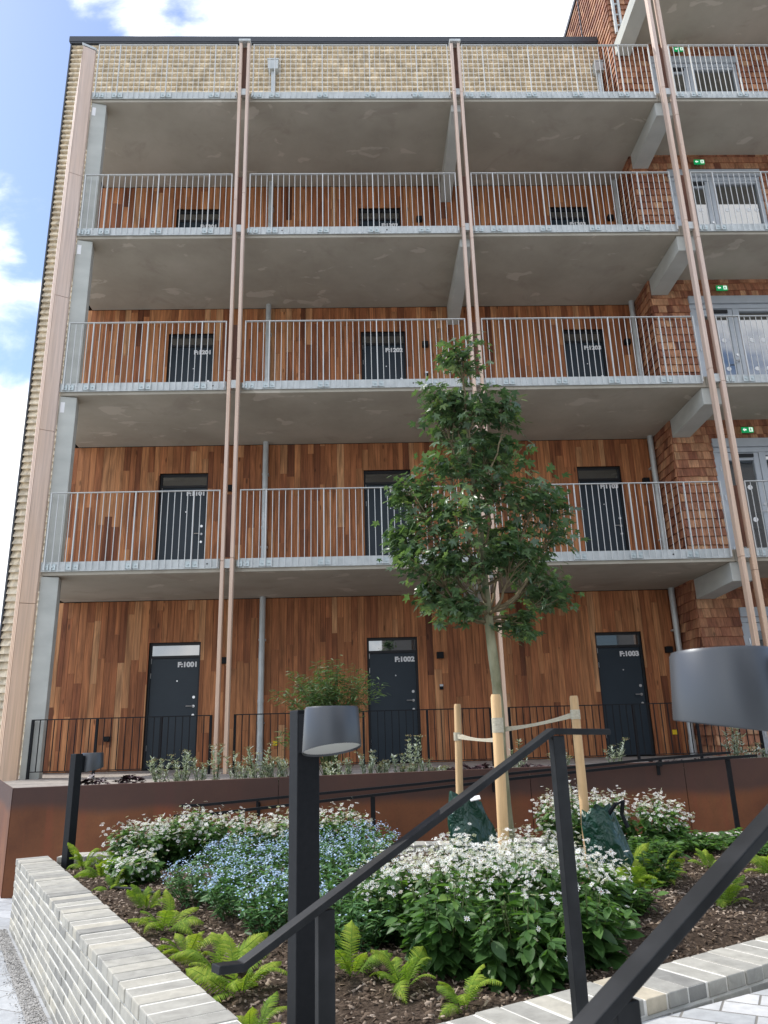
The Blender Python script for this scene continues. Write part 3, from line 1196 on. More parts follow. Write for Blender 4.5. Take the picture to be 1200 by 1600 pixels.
# dark brick block across the courtyard, behind the viewer: seen only as a reflection in the glass
OB = thing('brick_building', 'dark brick block across the courtyard, mirrored in the door transoms', 'building', (1.5, -36, -1.28))
DBRICK = paving_mat('dark brick', .24, .075, 0, (.06, .045, .035), (.12, .085, .06), (.16, .15, .14))
mb = MB(); mb.box(0, 42, -10, 0, 0, 19.5); mb.build('wall', DBRICK, OB)
mb = MB(); mb.box(-.1, 42.1, -10.1, .1, 19.505, 19.75); mb.build('roof_edge', COPING, OB)
mb = MB(); mb.box(-.7, .7, .003, .06, 0, 1.5); wm = mb.mesh('window', GLASS)
inst('window', wm, OB, [(2.5 + i * 3.2, 0, .9 + k * 3.0) for i in range(12) for k in range(6)])

# ------------------------------------------------------------------ small fixtures on the buildings
LV = ['on the ground floor', 'on the first balcony', 'on the second balcony', 'on the third balcony']
DN = ['1', '2', '3']
for k in range(4):
    for j, x in enumerate((-2.42, 1.34, 5.40)):
        z = Z[k] + (1.78 if k == 0 else 1.87)
        mb = MB(); mb.box(x - .06, x + .06, YB - .095, YB - .004, z - .055, z + .055)
        o = mb.build('wall_lamp', BLACKM, None, bevel=.006)
        tag(o, 'small black box wall lamp beside door F:1%d0%d %s' % (k, j + 1, LV[k]), 'wall lamp', 'box wall lamps beside the flat doors')
    for j, x in enumerate((-2.42, 1.34)):
        if j == 0 and k == 0: continue
        z = Z[k] + 1.24
        mb = MB(); mb.box(x - .032, x + .032, YB - .03, YB - .004, z - .045, z + .045)
        o = thing('door_bell', 'small black and silver door bell on the boards beside door F:1%d0%d' % (k, j + 1), 'door bell', (0, 0, 0), 0, 'door bells beside the flat doors')
        mb.build('housing', BLACKM, o, bevel=.004)
        mb = MB(); mb.box(x - .03, x + .03, YB - .034, YB - .0305, z + .008, z + .043)
        mb.build('face_plate', STEEL, o)
for (x, z, tx) in ((-4.35, .10, 'left of door F:1001'), (2.25, .10, 'between doors F:1002 and F:1003')):
    mb = MB(); mb.box(x - .04, x + .04, YB - .06, YB - .004, z - .04, z + .04); mb.box(x - .046, x + .046, YB - .068, YB - .061, z - .02, z + .046)
    tag(mb.build('outdoor_socket', BLACKM, None, bevel=.004), 'small black outdoor socket low on the timber wall ' + tx, 'socket')
for (x, z, y, tx) in ((-1.52, -.04, YB - .02, 'beside the grey downpipe left of door F:1002'), (5.33, -.04, YB - .02, 'beside the right downpipe near door F:1003')):
    mb = MB(); mb.box(x - .045, x + .045, y, y + .014, z - .04, z + .04)
    tag(mb.build('yellow_tag', YELLOW, None, bevel=.003), 'small yellow tag on the timber wall ' + tx, 'tag')

XN = ['on the first balcony', 'on the second balcony', 'on the third balcony', 'on the fourth balcony']
for k in (1, 2, 3, 4):
    x, y, z = 7.02, YT - .10, Z[k] + 2.51
    e = thing('exit_sign', 'lit green exit sign above the glazed tower door %s' % XN[k - 1], 'exit sign', (x, y, z), 0, 'exit signs above the glazed doors')
    mb = MB(); e.scale = (.8, .8, .8)
    mb.box(-.135, .135, -.018, .018, -.067, .067); mb.build('sign_box', EXITG, e, bevel=.006)
    mb = MB(); mb.box(-.012, .012, .0185, .09, -.02, .02); mb.build('sign_bracket', ALU, e)
    mb = MB()
    yy = -.0195
    def poly(pts):
        mb.quad([(p[0], yy, p[1]) for p in pts])
    poly([(-.115, 0), (-.075, -.042), (-.075, -.018), (-.03, -.018), (-.03, .018), (-.075, .018), (-.075, .042)])   # arrow
    mb.build('arrow', EXITW, e)
    mb = MB(); poly([(.03, -.05), (.115, -.05), (.115, .052), (.03, .052)])
    mb.build('door_symbol', EXITW, e)
    mb = MB(); yy = -.0205
    poly([(.062, .026), (.076, .026), (.076, .04), (.062, .04)])
    poly([(.055, .02), (.082, .022), (.094, .004), (.086, 0), (.078, .008), (.074, -.012), (.09, -.03), (.082, -.046), (.074, -.028), (.062, -.02), (.046, -.042), (.038, -.036), (.058, -.006), (.06, .006), (.046, .002), (.042, .01)])
    mb.build('running_figure', EXITG, e)

# black terrace railing, one frame per bay
for (x0, x1, tx) in ((-4.67, -2.18, 'ending at the concrete pier'), (-1.84, 1.80, 'crossing door F:1002'),
                     (2.07, 5.67, 'crossing door F:1003'), (6.05, 10.5, 'before the red shingled tower')):
    o = thing('terrace_railing', 'black steel bar railing on the ground floor terrace ' + tx, 'railing', (0, 0, 0), 0, 'black terrace railings')
    n = round((x1 - x0) / .1)
    st = (x1 - x0) / n
    mb = MB()
    for i in range(n + 1):
        if not (i % 9 == 0 or i == n):
            x = x0 + i * st
            mb.box(x - .0055, x + .0055, -.006, .006, Z[0] + .10, .362)
    mb.build('baluster_row', BLACKM, o)
    mb = MB(); mb.box(-.016, .016, -.02, .02, Z[0], .361)
    inst('post', mb.mesh('post', BLACKM), o, [(x0 + i * st, 0, 0) for i in range(n + 1) if i % 9 == 0 or i == n])
    mb = MB(); mb.box(x0 - .016, x1 + .016, -.02, .02, .3625, .376); mb.build('top_rail', BLACKM, o)
    mb = MB()
    mb.box(x0 + .017, x1 - .017, -.012, .012, Z[0] + .088, Z[0] + .0995); mb.build('bottom_rail', BLACKM, o)

# ramp handrails along the corten wall
def ramp_rail(pts, y, posts, zb, label, wall=False):
    o = thing('ramp_handrail', label, 'handrail', (0, 0, 0), 0, 'black handrails along the rusty wall')
    mb = MB()
    P = [Vector((x, y, z)) for x, z in pts]
    for a, b in zip(P, P[1:]):
        mb.bar(a, b, .04, .022)
    mb.build('rail', BLACKM, o)
    for (x, z) in posts:
        mb = MB()
        if wall:
            mb.box(x - .01, x + .01, y, -3.602, z - .07, z - .05); mb.box(x - .01, x + .01, y - .01, y + .01, z - .07, z - .012)
            mb.box(x - .015, x + .015, -3.612, -3.6025, z - .15, z - .03)
            mb.build('bracket', BLACKM, o)
        else:
            mb.box(x - .02, x + .02, y - .008, y + .008, zb, z - .012)
            mb.build('post', BLACKM, o)


ramp_rail([(-1.62, -.585), (-1.42, -.585), (.43, -.437), (1.30, -.365), (2.35, -.29), (3.17, -.247), (3.42, -.236)], -4.25,
          [(-1.05, -.555), (.055, -.468), (3.16, -.248)], -1.28, 'black ramp handrail on thin posts in front of the rusty steel wall')
ramp_rail([(-1.7, -.545), (-1.5, -.545), (.5, -.418), (1.45, -.345), (2.6, -.268), (3.45, -.222)], -3.69, [(-1.0, -.51), (1.2, -.365), (2.78, -.258)], -1.28,
          'black handrail bracketed to the rusty steel wall behind the ramp', True)

# ------------------------------------------------------------------ bollard lamps
def bollard(label, loc, a, ztop, zbase, slope=.225, hx=0.0):
    a = Vector((a[0], a[1], 0)).normalized()
    rz = math.atan2(a.x, -a.y)            # local -y looks along a
    o = thing('bollard_lamp', label, 'lamp', (loc[0], loc[1], zbase), rz, 'black bollard lamps')
    H = ztop - zbase
    mb = MB(); mb.box(-.037, .037, -.03, .03, 0, H)
    mb.build('post', BLACKM, o, bevel=.003)
    mb = MB()
    mb.hexa([(hx - .02, -.065, H - .115), (hx + .02, -.065, H - .115), (.034, -.0302, H - .125), (-.034, -.0302, H - .125), (hx - .02, -.065, H - .02), (hx + .02, -.065, H - .02), (.034, -.0302, H - .012), (-.034, -.0302, H - .012)])
    mb.build('bracket', BLACKM, o)
    c = Vector((hx, -.135, 0))
    n = 48
    def cut(y): return H - .118 + slope * (-(y - c.y))       # the underside rises away from the post
    def ringz(rr, f): return [(c.x + rr * math.sin(2 * math.pi * k / n), c.y + rr * math.cos(2 * math.pi * k / n), f(c.y + rr * math.cos(2 * math.pi * k / n))) for k in range(n)]
    mb = MB()
    top = H + .004
    mb.rings([ringz(.0845, lambda y: cut(y) + .008), ringz(.086, cut), ringz(.0865, lambda y: cut(y) + .004), ringz(.0795, lambda y: top - .006), ringz(.076, lambda y: top), ringz(.02, lambda y: top)], cap=(False, True))
    hd = mb.build('lamp_head', LAMPH, o, smooth=True)
    es = hd.modifiers.new('split', 'EDGE_SPLIT'); es.split_angle = R(40)
    mb = MB(); mb.rings([ringz(.0843, lambda y: cut(y) + .006), ringz(.04, lambda y: cut(y) + .0055)], cap=(False, True))
    mb.build('diffuser', DIFFUSER, hd)
    return o


bollard('tall black bollard lamp with drum head in the near planter corner', (-.186, -8.665), (.5, -.87), .088, -.92, .225, .024)
bollard('distant black bollard lamp at the planter corner by the rusty wall', (-2.21, -4.98), (.62, .78), -.055, -.9)
bollard('close-up dark grey drum lamp head cut off by the right edge of the view', (.720, -9.86), (-.93, .36), .120, -1.28, .15)

# ------------------------------------------------------------------ stair handrails
def stair_rail(pts, posts, label):
    o = thing('stair_handrail', label, 'handrail', (0, 0, 0), 0, 'black flat bar stair handrails')
    mb = MB()
    P = [Vector(p) for p in pts]
    w, h = .038, .018
    d0 = (P[1] - P[0])
    rings_ = []
    for i, p in enumerate(P):
        t0 = (p - P[i - 1]).normalized() if i else (P[1] - P[0]).normalized()
        t1 = (P[i + 1] - p).normalized() if i < len(P) - 1 else t0
        t = (t0 + t1).normalized()
        side = t.cross(Vector((0, 0, 1))).normalized()
        u = side.cross(t)
        k = 1 / max(.5, t.dot(t1))
        rings_.append([p + side * w / 2 - u * h * k, p + side * w / 2, p - side * w / 2, p - side * w / 2 - u * h * k])
    mb.rings(rings_)
    mb.build('rail', RAILM, o, bevel=.0025)
    for (x, y, z, zb) in posts:
        mb = MB()
        mb.obox((x, y, (z + zb) / 2), U, NN, (0, 0, 1), .022, .012, (z - zb) / 2)
        mb.build('post', RAILM, o, bevel=.002)
    return o


stair_rail([(-.345, -9.15, -.478), (-.297, -9.11, -.484), (.562, -8.71, .014), (.755, -8.645, .008)],
           [(-.107, -9.015, -.40, -1.28), (.58, -8.702, -.008, -.853)],
           'black flat steel stair handrail in front of the planter, rising from a short level end')
k0, k1 = Vector((.288, -9.89, -.38)), Vector((.69, -9.70, -.141))
dd = k1 - k0
q0, q1 = k0 - dd * .45, k0 + dd * 1.62
pp = k0 + dd * .17
stair_rail([tuple(q0 - Vector((.06, .03, 0))), tuple(q0), tuple(q1), tuple(q1 + U * .18)],
           [(pp.x, pp.y, pp.z - .025, -1.28), (q1.x + .02, q1.y + .01, q1.z - .022, -.853)],
           'nearest black flat steel handrail crossing the lower right corner, scuffed on top')

# ------------------------------------------------------------------ plants
def lanceolate(w=.32, bend=.18, seg=4):
    """leaf along +x, length 1; two halves folded along the midrib"""
    v, f = [], []
    for i in range(seg + 1):
        t = i / seg
        hw = w * math.sin(math.pi * min(1, t * .93 + .04)) ** .85 * (1 - .35 * t)
        if i == seg: hw = .004
        z = -bend * t * t
        v += [(t, -hw, z + .12 * hw), (t, 0, z - .25 * hw), (t, hw, z + .12 * hw)]
    for i in range(seg):
        a = i * 3
        f += [(a, a + 3, a + 4, a + 1), (a + 1, a + 4, a + 5, a + 2)]
    return v, f


def maple_leaf():
    tips = [(0, 1.0), (52, .86), (108, .55)]
    pts = [(-.02, -.05)]
    out = []
    # outline from base round the right side to the tip
    half = [(158, .22), (128, .42), (108, .62), (84, .36), (66, .66), (50, .92), (36, .60), (24, .42), (17, .66), (7, .80), (0, 1.06)]
    R_ = [(r * math.cos(R(a)), -r * math.sin(R(a))) for a, r in half]
    L_ = [(x, -y) for x, y in R_[:-1]][::-1]
    ring = R_ + L_
    v = [(0.12, 0, -.02)] + [(x + .12, y, -.22 * (x * x + y * y) + .10 * abs(y)) for x, y in ring]
    n = len(ring)
    f = [(0, i + 1, i + 2) for i in range(n - 1)] + [(0, n, 1)]
    # petiole
    b = len(v)
    v += [(0.12, -.012, -.02), (0.12, .012, -.02), (-.55, .01, .06), (-.55, -.01, .06)]
    f.append((b, b + 1, b + 2, b + 3))
    return v, f


# --- street tree
tree = thing('maple_tree', 'young staked maple tree with dense dark green crown standing in the planter', 'tree', (.86, -6.16, -.88))
tb = Vector(tree.location)
rt = random.Random(21)


def lead(z):                        # leader position in world space by height
    pts = [(-.88, .862), (-.4, .857), (.3, .845), (.78, .833), (1.4, .80), (2.0, .77), (2.75, .735)]
    for (z0, x0), (z1, x1) in zip(pts, pts[1:]):
        if z <= z1:
            return Vector((x0 + (x1 - x0) * (z - z0) / (z1 - z0) + .008 * math.sin(z * 6), -6.16 + .015 * math.sin(z * 4), z))
    return Vector((pts[-1][1], -6.16, z))


mb = MB()
zs = [-.9 + i * .1 for i in range(18)] + [.85, 1.0, 1.3, 1.6, 1.9, 2.2, 2.5, 2.72]
def trad(z): return .037 - .006 * (z + .9) / 1.7 if z < .78 else max(.005, .026 * (1 - (z - .78) / 2.05) ** 1.1)
mb.tube([lead(z) - tb for z in zs], [trad(z) * (1 + .05 * math.sin(z * 17)) + (.012 if z < -.8 else 0) for z in zs], 14)
mb.build('trunk', BARK, tree, smooth=True)
env = [(.60, .75, .97), (.70, .55, 1.08), (.80, .42, 1.30), (.90, .30, 1.42), (1.01, .25, 1.38), (1.24, .22, 1.36), (1.48, .20, 1.33), (1.616, .22, 1.28), (1.74, .36, 1.20), (1.85, .46, 1.15),
       (2.03, .49, 1.13), (2.20, .50, 1.08), (2.30, .50, .92), (2.43, .52, .88), (2.58, .58, .86), (2.70, .62, .82), (2.82, .69, .76)]


def envx(z):
    for (z0, a0, b0), (z1, a1, b1) in zip(env, env[1:]):
        if z <= z1:
            t = max(0, (z - z0) / (z1 - z0))
            return a0 + (a1 - a0) * t, b0 + (b1 - b0) * t
    return env[-1][1:]


# foliage masses: centre x, height, half width, half height
MASS = [(.75, 2.60, .115, .20), (.63, 2.37, .13, .13), (.60, 2.16, .12, .18), (.79, 2.21, .17, .19), (1.05, 2.19, .10, .13), (.83, 1.97, .24, .15), (1.05, 1.96, .16, .12),
        (.61, 1.78, .19, .17), (.36, 1.60, .12, .16), (1.19, 1.57, .19, .20), (1.29, 1.33, .13, .22), (.46, 1.38, .18, .22), (.27, 1.27, .09, .11), (.68, 1.33, .19, .17), (.97, 1.28, .19, .17),
        (.43, 1.11, .19, .15), (.67, 1.06, .18, .13), (.97, 1.10, .16, .13), (1.23, 1.10, .19, .14), (.53, .91, .17, .10), (1.30, .90, .16, .08), (1.01, .70, .10, .07), (.60, .79, .12, .06), (.90, 1.62, .15, .12)]
cl = [Vector((x, -6.16 + rt.uniform(-1, 1) * min(.30, .28 + .0 * hw) * (1 if hw > .13 else .5), z)) for x, z, hw, hh in MASS]
# limbs
limbs = []
tips_ = []
for c, (x, z, hw, hh) in zip(cl, MASS):
    L0 = lead(z)
    off = Vector((c.x - L0.x, c.y - L0.y, 0)).length
    z0 = max(.70 + rt.uniform(0, .1), z - .30 - .75 * off)
    p0 = lead(z0)
    d = c - p0
    pts = []
    for s_ in range(9):
        t = s_ / 8
        pts.append(p0 + Vector((d.x * t ** .72, d.y * t ** .72, d.z * t ** 1.35)) + Vector((rt.gauss(0, .006), rt.gauss(0, .006), 0)) * (t > 0))
    r0 = (.011 if z0 < 1 else .009) * (1 - z0 / 4) + .002
    mb = MB()
    mb.tube([p - tb for p in pts], [r0 * (1 - .75 * k / 8) + .0015 for k in range(9)], 8)
    nt_ = int(9 + 60 * hw)
    for k in range(nt_):
        th, ph = rt.uniform(0, 6.28), rt.uniform(-.6, 1)
        rr = rt.uniform(.45, 1) ** .6
        e = c + Vector((math.cos(th) * hw * rr * math.sqrt(max(0, 1 - ph * ph * .6)), math.sin(th) * hw * .95 * rr * math.sqrt(max(0, 1 - ph * ph * .6)), ph * hh * rr))
        q = pts[rt.choice((4, 5, 6, 7, 8, 8))]
        mid = (q + e) / 2 + Vector((rt.gauss(0, .015), rt.gauss(0, .015), -.012))
        mb.tube([q - tb, mid - tb, e - tb], [.0042, .003, .0018], 5)
        tips_ += [(e, hw), (mid.lerp(e, .55), hw)]
    mb.build('branch', TWIG, tree, smooth=True)
lv, lf = maple_leaf()
P, MM, S, T = [], [], [], []
for p, hw in tips_:
    dens = rt.choice((3, 4, 6, 7, 9))
    ctone = rt.gauss(.42, .15)
    for i in range(dens):
        q = p + Vector((rt.gauss(0, .046), rt.gauss(0, .046), rt.gauss(-.008, .042)))
        outw = Vector((q.x - .8, q.y + 6.16, 0))
        if outw.length < .02: outw = Vector((rt.gauss(0, 1), rt.gauss(0, 1), 0))
        outw.normalize()
        d = outw * rt.uniform(.1, 1.0) + Vector((rt.gauss(0, .6), rt.gauss(0, .6), rt.uniform(-.9, .25)))
        n = Vector((rt.gauss(0, .5), rt.gauss(0, .5), 1)) + outw * .4
        P.append(q - tb); MM.append(frame(d, n)); S.append(rt.uniform(.028, .060)); T.append(min(1, max(0, ctone + rt.gauss(0, .16) + (.3 if rt.random() < .06 else 0))))
print('maple leaves', len(P))
scatter('crown', lv, lf, P, MM, S, T, MAPLE, tree)

# stakes, straps and watering bags
def stake(label, x, y, zt, r, lean=(0, 0)):
    mb = MB()
    z0 = -.95
    H = zt - z0
    mb.tube([(lean[0] * H * t, lean[1] * H * t, H * t) for t in (0, .3, .6, .985)] + [(lean[0] * H, lean[1] * H, H)], [r * 1.06, r * 1.03, r * 1.0, r * .97, r * .82], 18, rng.random())
    o = mb.build('tree_stake', STAKE, None, smooth=True, loc=(x, y, z0))
    es = o.modifiers.new('split', 'EDGE_SPLIT'); es.split_angle = R(35)
    return tag(o, label, 'stake', 'round timber stakes around the maple')


stake('round pine stake directly in front of the maple trunk, thickest of the three', .688, -6.96, .206, .0285, (.012, 0))
stake('round pine stake left of the maple, with a green bag at its foot', .64, -5.46, .221, .026, (.03, 0))
stake('round pine stake right of the maple, leaning, with a green bag at its foot', 1.285, -6.36, .216, .027, (0, 0))


def strap(label, a, b, w, sag):
    a, b = Vector(a), Vector(b)
    mb = MB()
    d = (b - a)
    sd = Vector((0, 0, 1))
    n = 14
    nor = d.cross(sd).normalized() * .004
    for s in range(2):
        r_ = []
        for i in range(n + 1):
            t = i / n
            tw = math.sin(t * math.pi) * .6
            c = a.lerp(b, t) - Vector((0, 0, sag * 4 * t * (1 - t))) + nor * (3 if s else -3) * (1 - .7 * math.sin(t * math.pi))
            h = w / 2 * (1 - .45 * math.sin(t * math.pi))
            r_.append([c + sd * h + nor, c - sd * h + nor, c - sd * h - nor, c + sd * h - nor])
        mb.rings(r_)
    return mb, label


for lab, a, b, w, sg, st_xy, st_r, zc in (('pale webbing strap tying the left stake to the maple trunk', (.675, -5.48, -.005), (.85, -6.13, -.03), .032, .012, (.664, -5.46), .0285, -.005),
                                       ('pale webbing strap stretched from the maple trunk to the right stake', (.86, -6.13, .03), (1.285, -6.34, .105), .034, .012, (1.285, -6.36), .0295, .105),
                                       ):
    mb, lab = strap(lab, a, b, w, sg)
    r_ = []
    for zz in (-.028, .028):
        r_.append([(st_xy[0] + st_r * math.cos(2 * math.pi * k / 18), st_xy[1] + st_r * math.sin(2 * math.pi * k / 18), zc + zz) for k in range(18)])
    mb.rings(r_, cap=(False, False))
    tag(mb.build('tree_tie', TIE, None), lab, 'strap', 'webbing straps tying the maple')
mb = MB()
r_ = [[(.702 + .031 * math.cos(2 * math.pi * k / 18), -6.96 + .031 * math.sin(2 * math.pi * k / 18), zz) for k in range(18)] for zz in (.01, .045, .085)]
mb.rings(r_, cap=(False, False))
mb.bar((.70, -6.93, .04), (.845, -6.19, .05), .008, .04)
tag(mb.build('tree_tie', TIE, None), 'pale webbing strap wrapped round the front stake holding it to the trunk', 'strap', 'webbing straps tying the maple')


def bag(label, loc, w, dp, H, lean, seed, peak, belly=0.0):
    o = thing('watering_bag', label, 'bag', loc, 0, 'green tree watering bags')
    rg = random.Random(seed)
    n, mz = 64, 26
    ph = [rg.uniform(0, 6.28) for _ in range(10)]
    rr = []
    for j in range(mz + 1):
        t = j / mz
        ring = []
        sw = (1 - .50 * t ** 1.5) * (.80 - belly * (1 - t) ** 2 + (.22 + belly * .5) * math.sin(min(1, t * 2.4) * math.pi / 2))
        for i in range(n):
            a = 2 * math.pi * i / n
            fold = 1 + .10 * t * math.sin(3 * a + ph[0] + 2.5 * t) + .05 * math.sin(7 * a + ph[1] - 4 * t) * (.1 + t * t) + .07 * math.sin(2 * a + ph[2] + 6 * t) + .03 * math.sin(4 * a - 9 * t + ph[5]) + .02 * math.sin(5 * a + 14 * t + ph[6])
            sq = 1 / max(abs(math.cos(a)) ** 1.3 + abs(math.sin(a)) ** 1.3, .6) ** .35
            x = w / 2 * sw * fold * sq * math.cos(a) + lean * t * H
            y = dp / 2 * sw * fold * sq * math.sin(a)
            z = t * H * (1 + peak * .5 * math.cos(a) * t * t) + .012 * t * math.sin(7 * a + ph[3]) + .01 * math.sin(4 * a + 9 * t + ph[4])
            ring.append((x, y, z))
        rr.append(ring)
    last = rr[-1]
    cx = sum(p[0] for p in last) / n; cy = sum(p[1] for p in last) / n
    rr.append([(cx + (p[0] - cx) * .45, cy + (p[1] - cy) * .4, p[2] - .03) for p in last])
    mb = MB(); mb.rings(rr)
    mb.build('bag_body', BAGM, o, smooth=True)
    return o, (cx, cy, H)


b1, c = bag('dark green watering bag with white label at the foot of the left stake', (.735, -5.56, -.88), .40, .27, .47, -.10, 3, -.12)
mb = MB(); mb.obox((c[0] + .05, c[1] - .09, c[2] - .0), (1, .1, .15), (0, 1, .4), (-.15, -.4, 1), .035, .025, .003)
mb.build('paper_label', WHITEP, b1)
b2, c = bag('dark green watering bag with black strap handle slumped at the right stake', (1.42, -6.40, -.90), .29, .24, .47, -.16, 8, .05, .35)
mb = MB(); mb.tube([(c[0] + .03, c[1] - .04, c[2] - .06), (c[0] + .09, c[1] - .08, c[2] + .03), (c[0] + .14, c[1] - .06, c[2] + .04), (c[0] + .13, c[1] - .05, c[2] - .03), (c[0] + .15, c[1] - .07, c[2] - .10)], [.012, .014, .014, .012, .012], 6)
mb.build('strap_handle', BLACKM, b2)

# --- white wood asters
AL = lanceolate(.30, .25, 5)
PET = ([(0.10, -.05, 0), (.6, -.13, .06), (1, 0, .02), (.6, .13, .06)], [(0, 1, 2, 3)])
np_ = 8
star_v, star_f = [], []
for i in range(np_):
    a = 2 * math.pi * i / np_
    ca, sa = math.cos(a), math.sin(a)
    for x, y, z in PET[0]:
        L_ = 1 if i % 2 else .86
        star_v.append((ca * x * L_ - sa * y, sa * x * L_ + ca * y, z + .05 * x))
    star_f.append(tuple(4 * i + q for q in (0, 1, 2, 3)))
EYE = ([(.16 * math.cos(2 * math.pi * k / 6), .16 * math.sin(2 * math.pi * k / 6), .06) for k in range(6)] + [(0, 0, .14)], [(k, (k + 1) % 6, 6) for k in range(6)])


def aster(label, x, y, r, h, nf, seed, group='white asters in the planter', spread=1.0):
    rg = random.Random(seed)
    o = thing('aster', label, 'plant', (x, y, soil_z(x, y) - .01), 0, group)
    P, MM, S, T = [], [], [], []
    FP, FM, FS, FT = [], [], [], []
    mb = MB()
    ns = int(32 * r / .28) + 8
    heads = []
    for i in range(ns):
        a, q = rg.uniform(0, 6.283), math.sqrt(rg.random())
        tx, ty = math.cos(a) * r * q, math.sin(a) * r * q
        tz = h * (1 - .28 * q * q) * rg.uniform(.86, 1.08)
        b0 = Vector((tx * .35, ty * .35, 0))
        tip = Vector((tx, ty, tz))
        mid = b0.lerp(tip, .5) + Vector((tx, ty, 0)) * .08 + Vector((0, 0, .03))
        mb.tube([b0, mid, tip], [.003, .0025, .0015], 4, rg.random())
        heads.append(tip)
        nl = rg.randint(15, 21)
        for j in range(nl):
            t = (j + rg.random()) / nl
            t = .03 + .9 * t ** 1.15
            p = (b0.lerp(mid, t * 2) if t < .5 else mid.lerp(tip, t * 2 - 1))
            aa = a + rg.gauss(0, 1.0) if q > .3 else rg.uniform(0, 6.28)
            dd = Vector((math.cos(aa), math.sin(aa), rg.uniform(-.5, .35)))
            P.append(p); MM.append(frame(dd, Vector((rg.gauss(0, .3), rg.gauss(0, .3), 1)) + Vector((math.cos(aa), math.sin(aa), 0)) * .35))
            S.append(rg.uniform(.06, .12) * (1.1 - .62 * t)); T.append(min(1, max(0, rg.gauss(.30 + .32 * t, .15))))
    mb.build('stems', STEM, o)
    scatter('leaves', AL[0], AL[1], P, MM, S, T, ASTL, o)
    heads.sort(key=lambda q: -q.z + .25 * q.y)
    top_heads = heads[:max(3, int(len(heads) * (.8 if y < -6.5 else 1)))]
    for i in range(nf):
        hd = top_heads[rg.randrange(len(top_heads))]
        p = hd + Vector((rg.gauss(0, .035) * spread, rg.gauss(0, .035) * spread, rg.gauss(.012, .026) - (0 if y < -6.5 else abs(rg.gauss(0, .05)))))
        n = Vector((p.x, p.y, 0)) * 1.2 + Vector((rg.gauss(0, .45), rg.gauss(0, .45) - .25, 1))
        dd = Vector((rg.gauss(0, 1), rg.gauss(0, 1), rg.gauss(0, .4)))
        FP.append(p); FM.append(frame(dd, n)); FS.append(rg.choice((rg.uniform(.004, .008), rg.uniform(.009, .017), rg.uniform(.009, .017), rg.uniform(.011, .016))) * (1 if y < -6.5 else 1.3)); FT.append(min(1, max(0, rg.gauss(.55, .30))))
    fl = scatter('blossoms', star_v, star_f, FP, FM, FS, FT, ASTF, o)
    fl['kind'] = 'stuff'
    scatter('blossom_centres', EYE[0], EYE[1], FP, FM, FS, [rg.random() for _ in FP], ASTC, fl)['kind'] = 'stuff'
    return o


for i, (x, y, r, h, nf, lab) in enumerate((
        (.16, -7.38, .22, .33, 420, 'white flowering aster at the left end of the front clump, beside the blue flowers'),
        (.40, -7.50, .25, .36, 470, 'white flowering aster in the middle of the front clump, below the left green bag'),
        (.66, -7.55, .26, .36, 430, 'white flowering aster at the front of the clump, before the thickest stake'),
        (.92, -7.42, .22, .32, 330, 'white flowering aster behind the black handrail post'),
        (.52, -7.18, .26, .34, 520, 'white flowering aster at the foot of the thickest stake'),
        (.84, -7.05, .26, .37, 520, 'white flowering aster between the thickest stake and the handrail post'),
        (1.10, -7.02, .17, .20, 40, 'white flowering aster before the right green bag'),
        (1.45, -5.35, .26, .48, 420, 'white flowering aster behind the leaning stake'),
        (1.74, -5.14, .25, .46, 360, 'white flowering aster just right of the leaning stake, by the rusty wall'),
        (2.12, -5.12, .26, .40, 420, 'rounded white aster bush alone before the rusty wall at the right'),
        (-1.62, -5.15, .29, .34, 440, 'white flowering aster at the far left of the planter, beside ferns'),
        (-1.28, -5.05, .29, .38, 340, 'white flowering aster second from the far left, taller and leafy'),
        (-.98, -5.08, .29, .37, 420, 'white flowering aster behind the blue flowers, left of the near lamp post'),
        (-.66, -5.02, .24, .36, 420, 'white flowering aster against the near lamp post, left side, by the rusty wall'),
        (-.22, -5.02, .25, .36, 320, 'white flowering aster right of the near lamp post, behind blue flowers'))):
    aster(lab, x, y, r, h, nf, 100 + i)
for i, (x, y, r, h, lab) in enumerate(((.30, -7.84, .20, .31, 'leafy aster without many flowers at the front left of the clump, above the fern'),
                                  (.57, -7.95, .22, .31, 'leafy aster without many flowers at the front, nearest the kerb coping'),
                                  (.84, -7.80, .20, .28, 'leafy aster without many flowers behind the handrail post foot'))):
    aster(lab, x, y, r, h, 26, 160 + i)
# dusty low white patch at the left
aster('low greyish white flowering plant drooping over the mulch at the left', -1.52, -5.62, .20, .16, 260, 131)

# --- forget-me-nots
FL = lanceolate(.16, .2, 3)
five_v, five_f = [(0, 0, 0)], []
for i in range(10):
    a = 2 * math.pi * i / 10
    rr_ = 1 if i % 2 == 0 else .52
    five_v.append((rr_ * math.cos(a), rr_ * math.sin(a), .1 * rr_))
for i in range(10):
    five_f.append((0, i + 1, (i + 1) % 10 + 1))


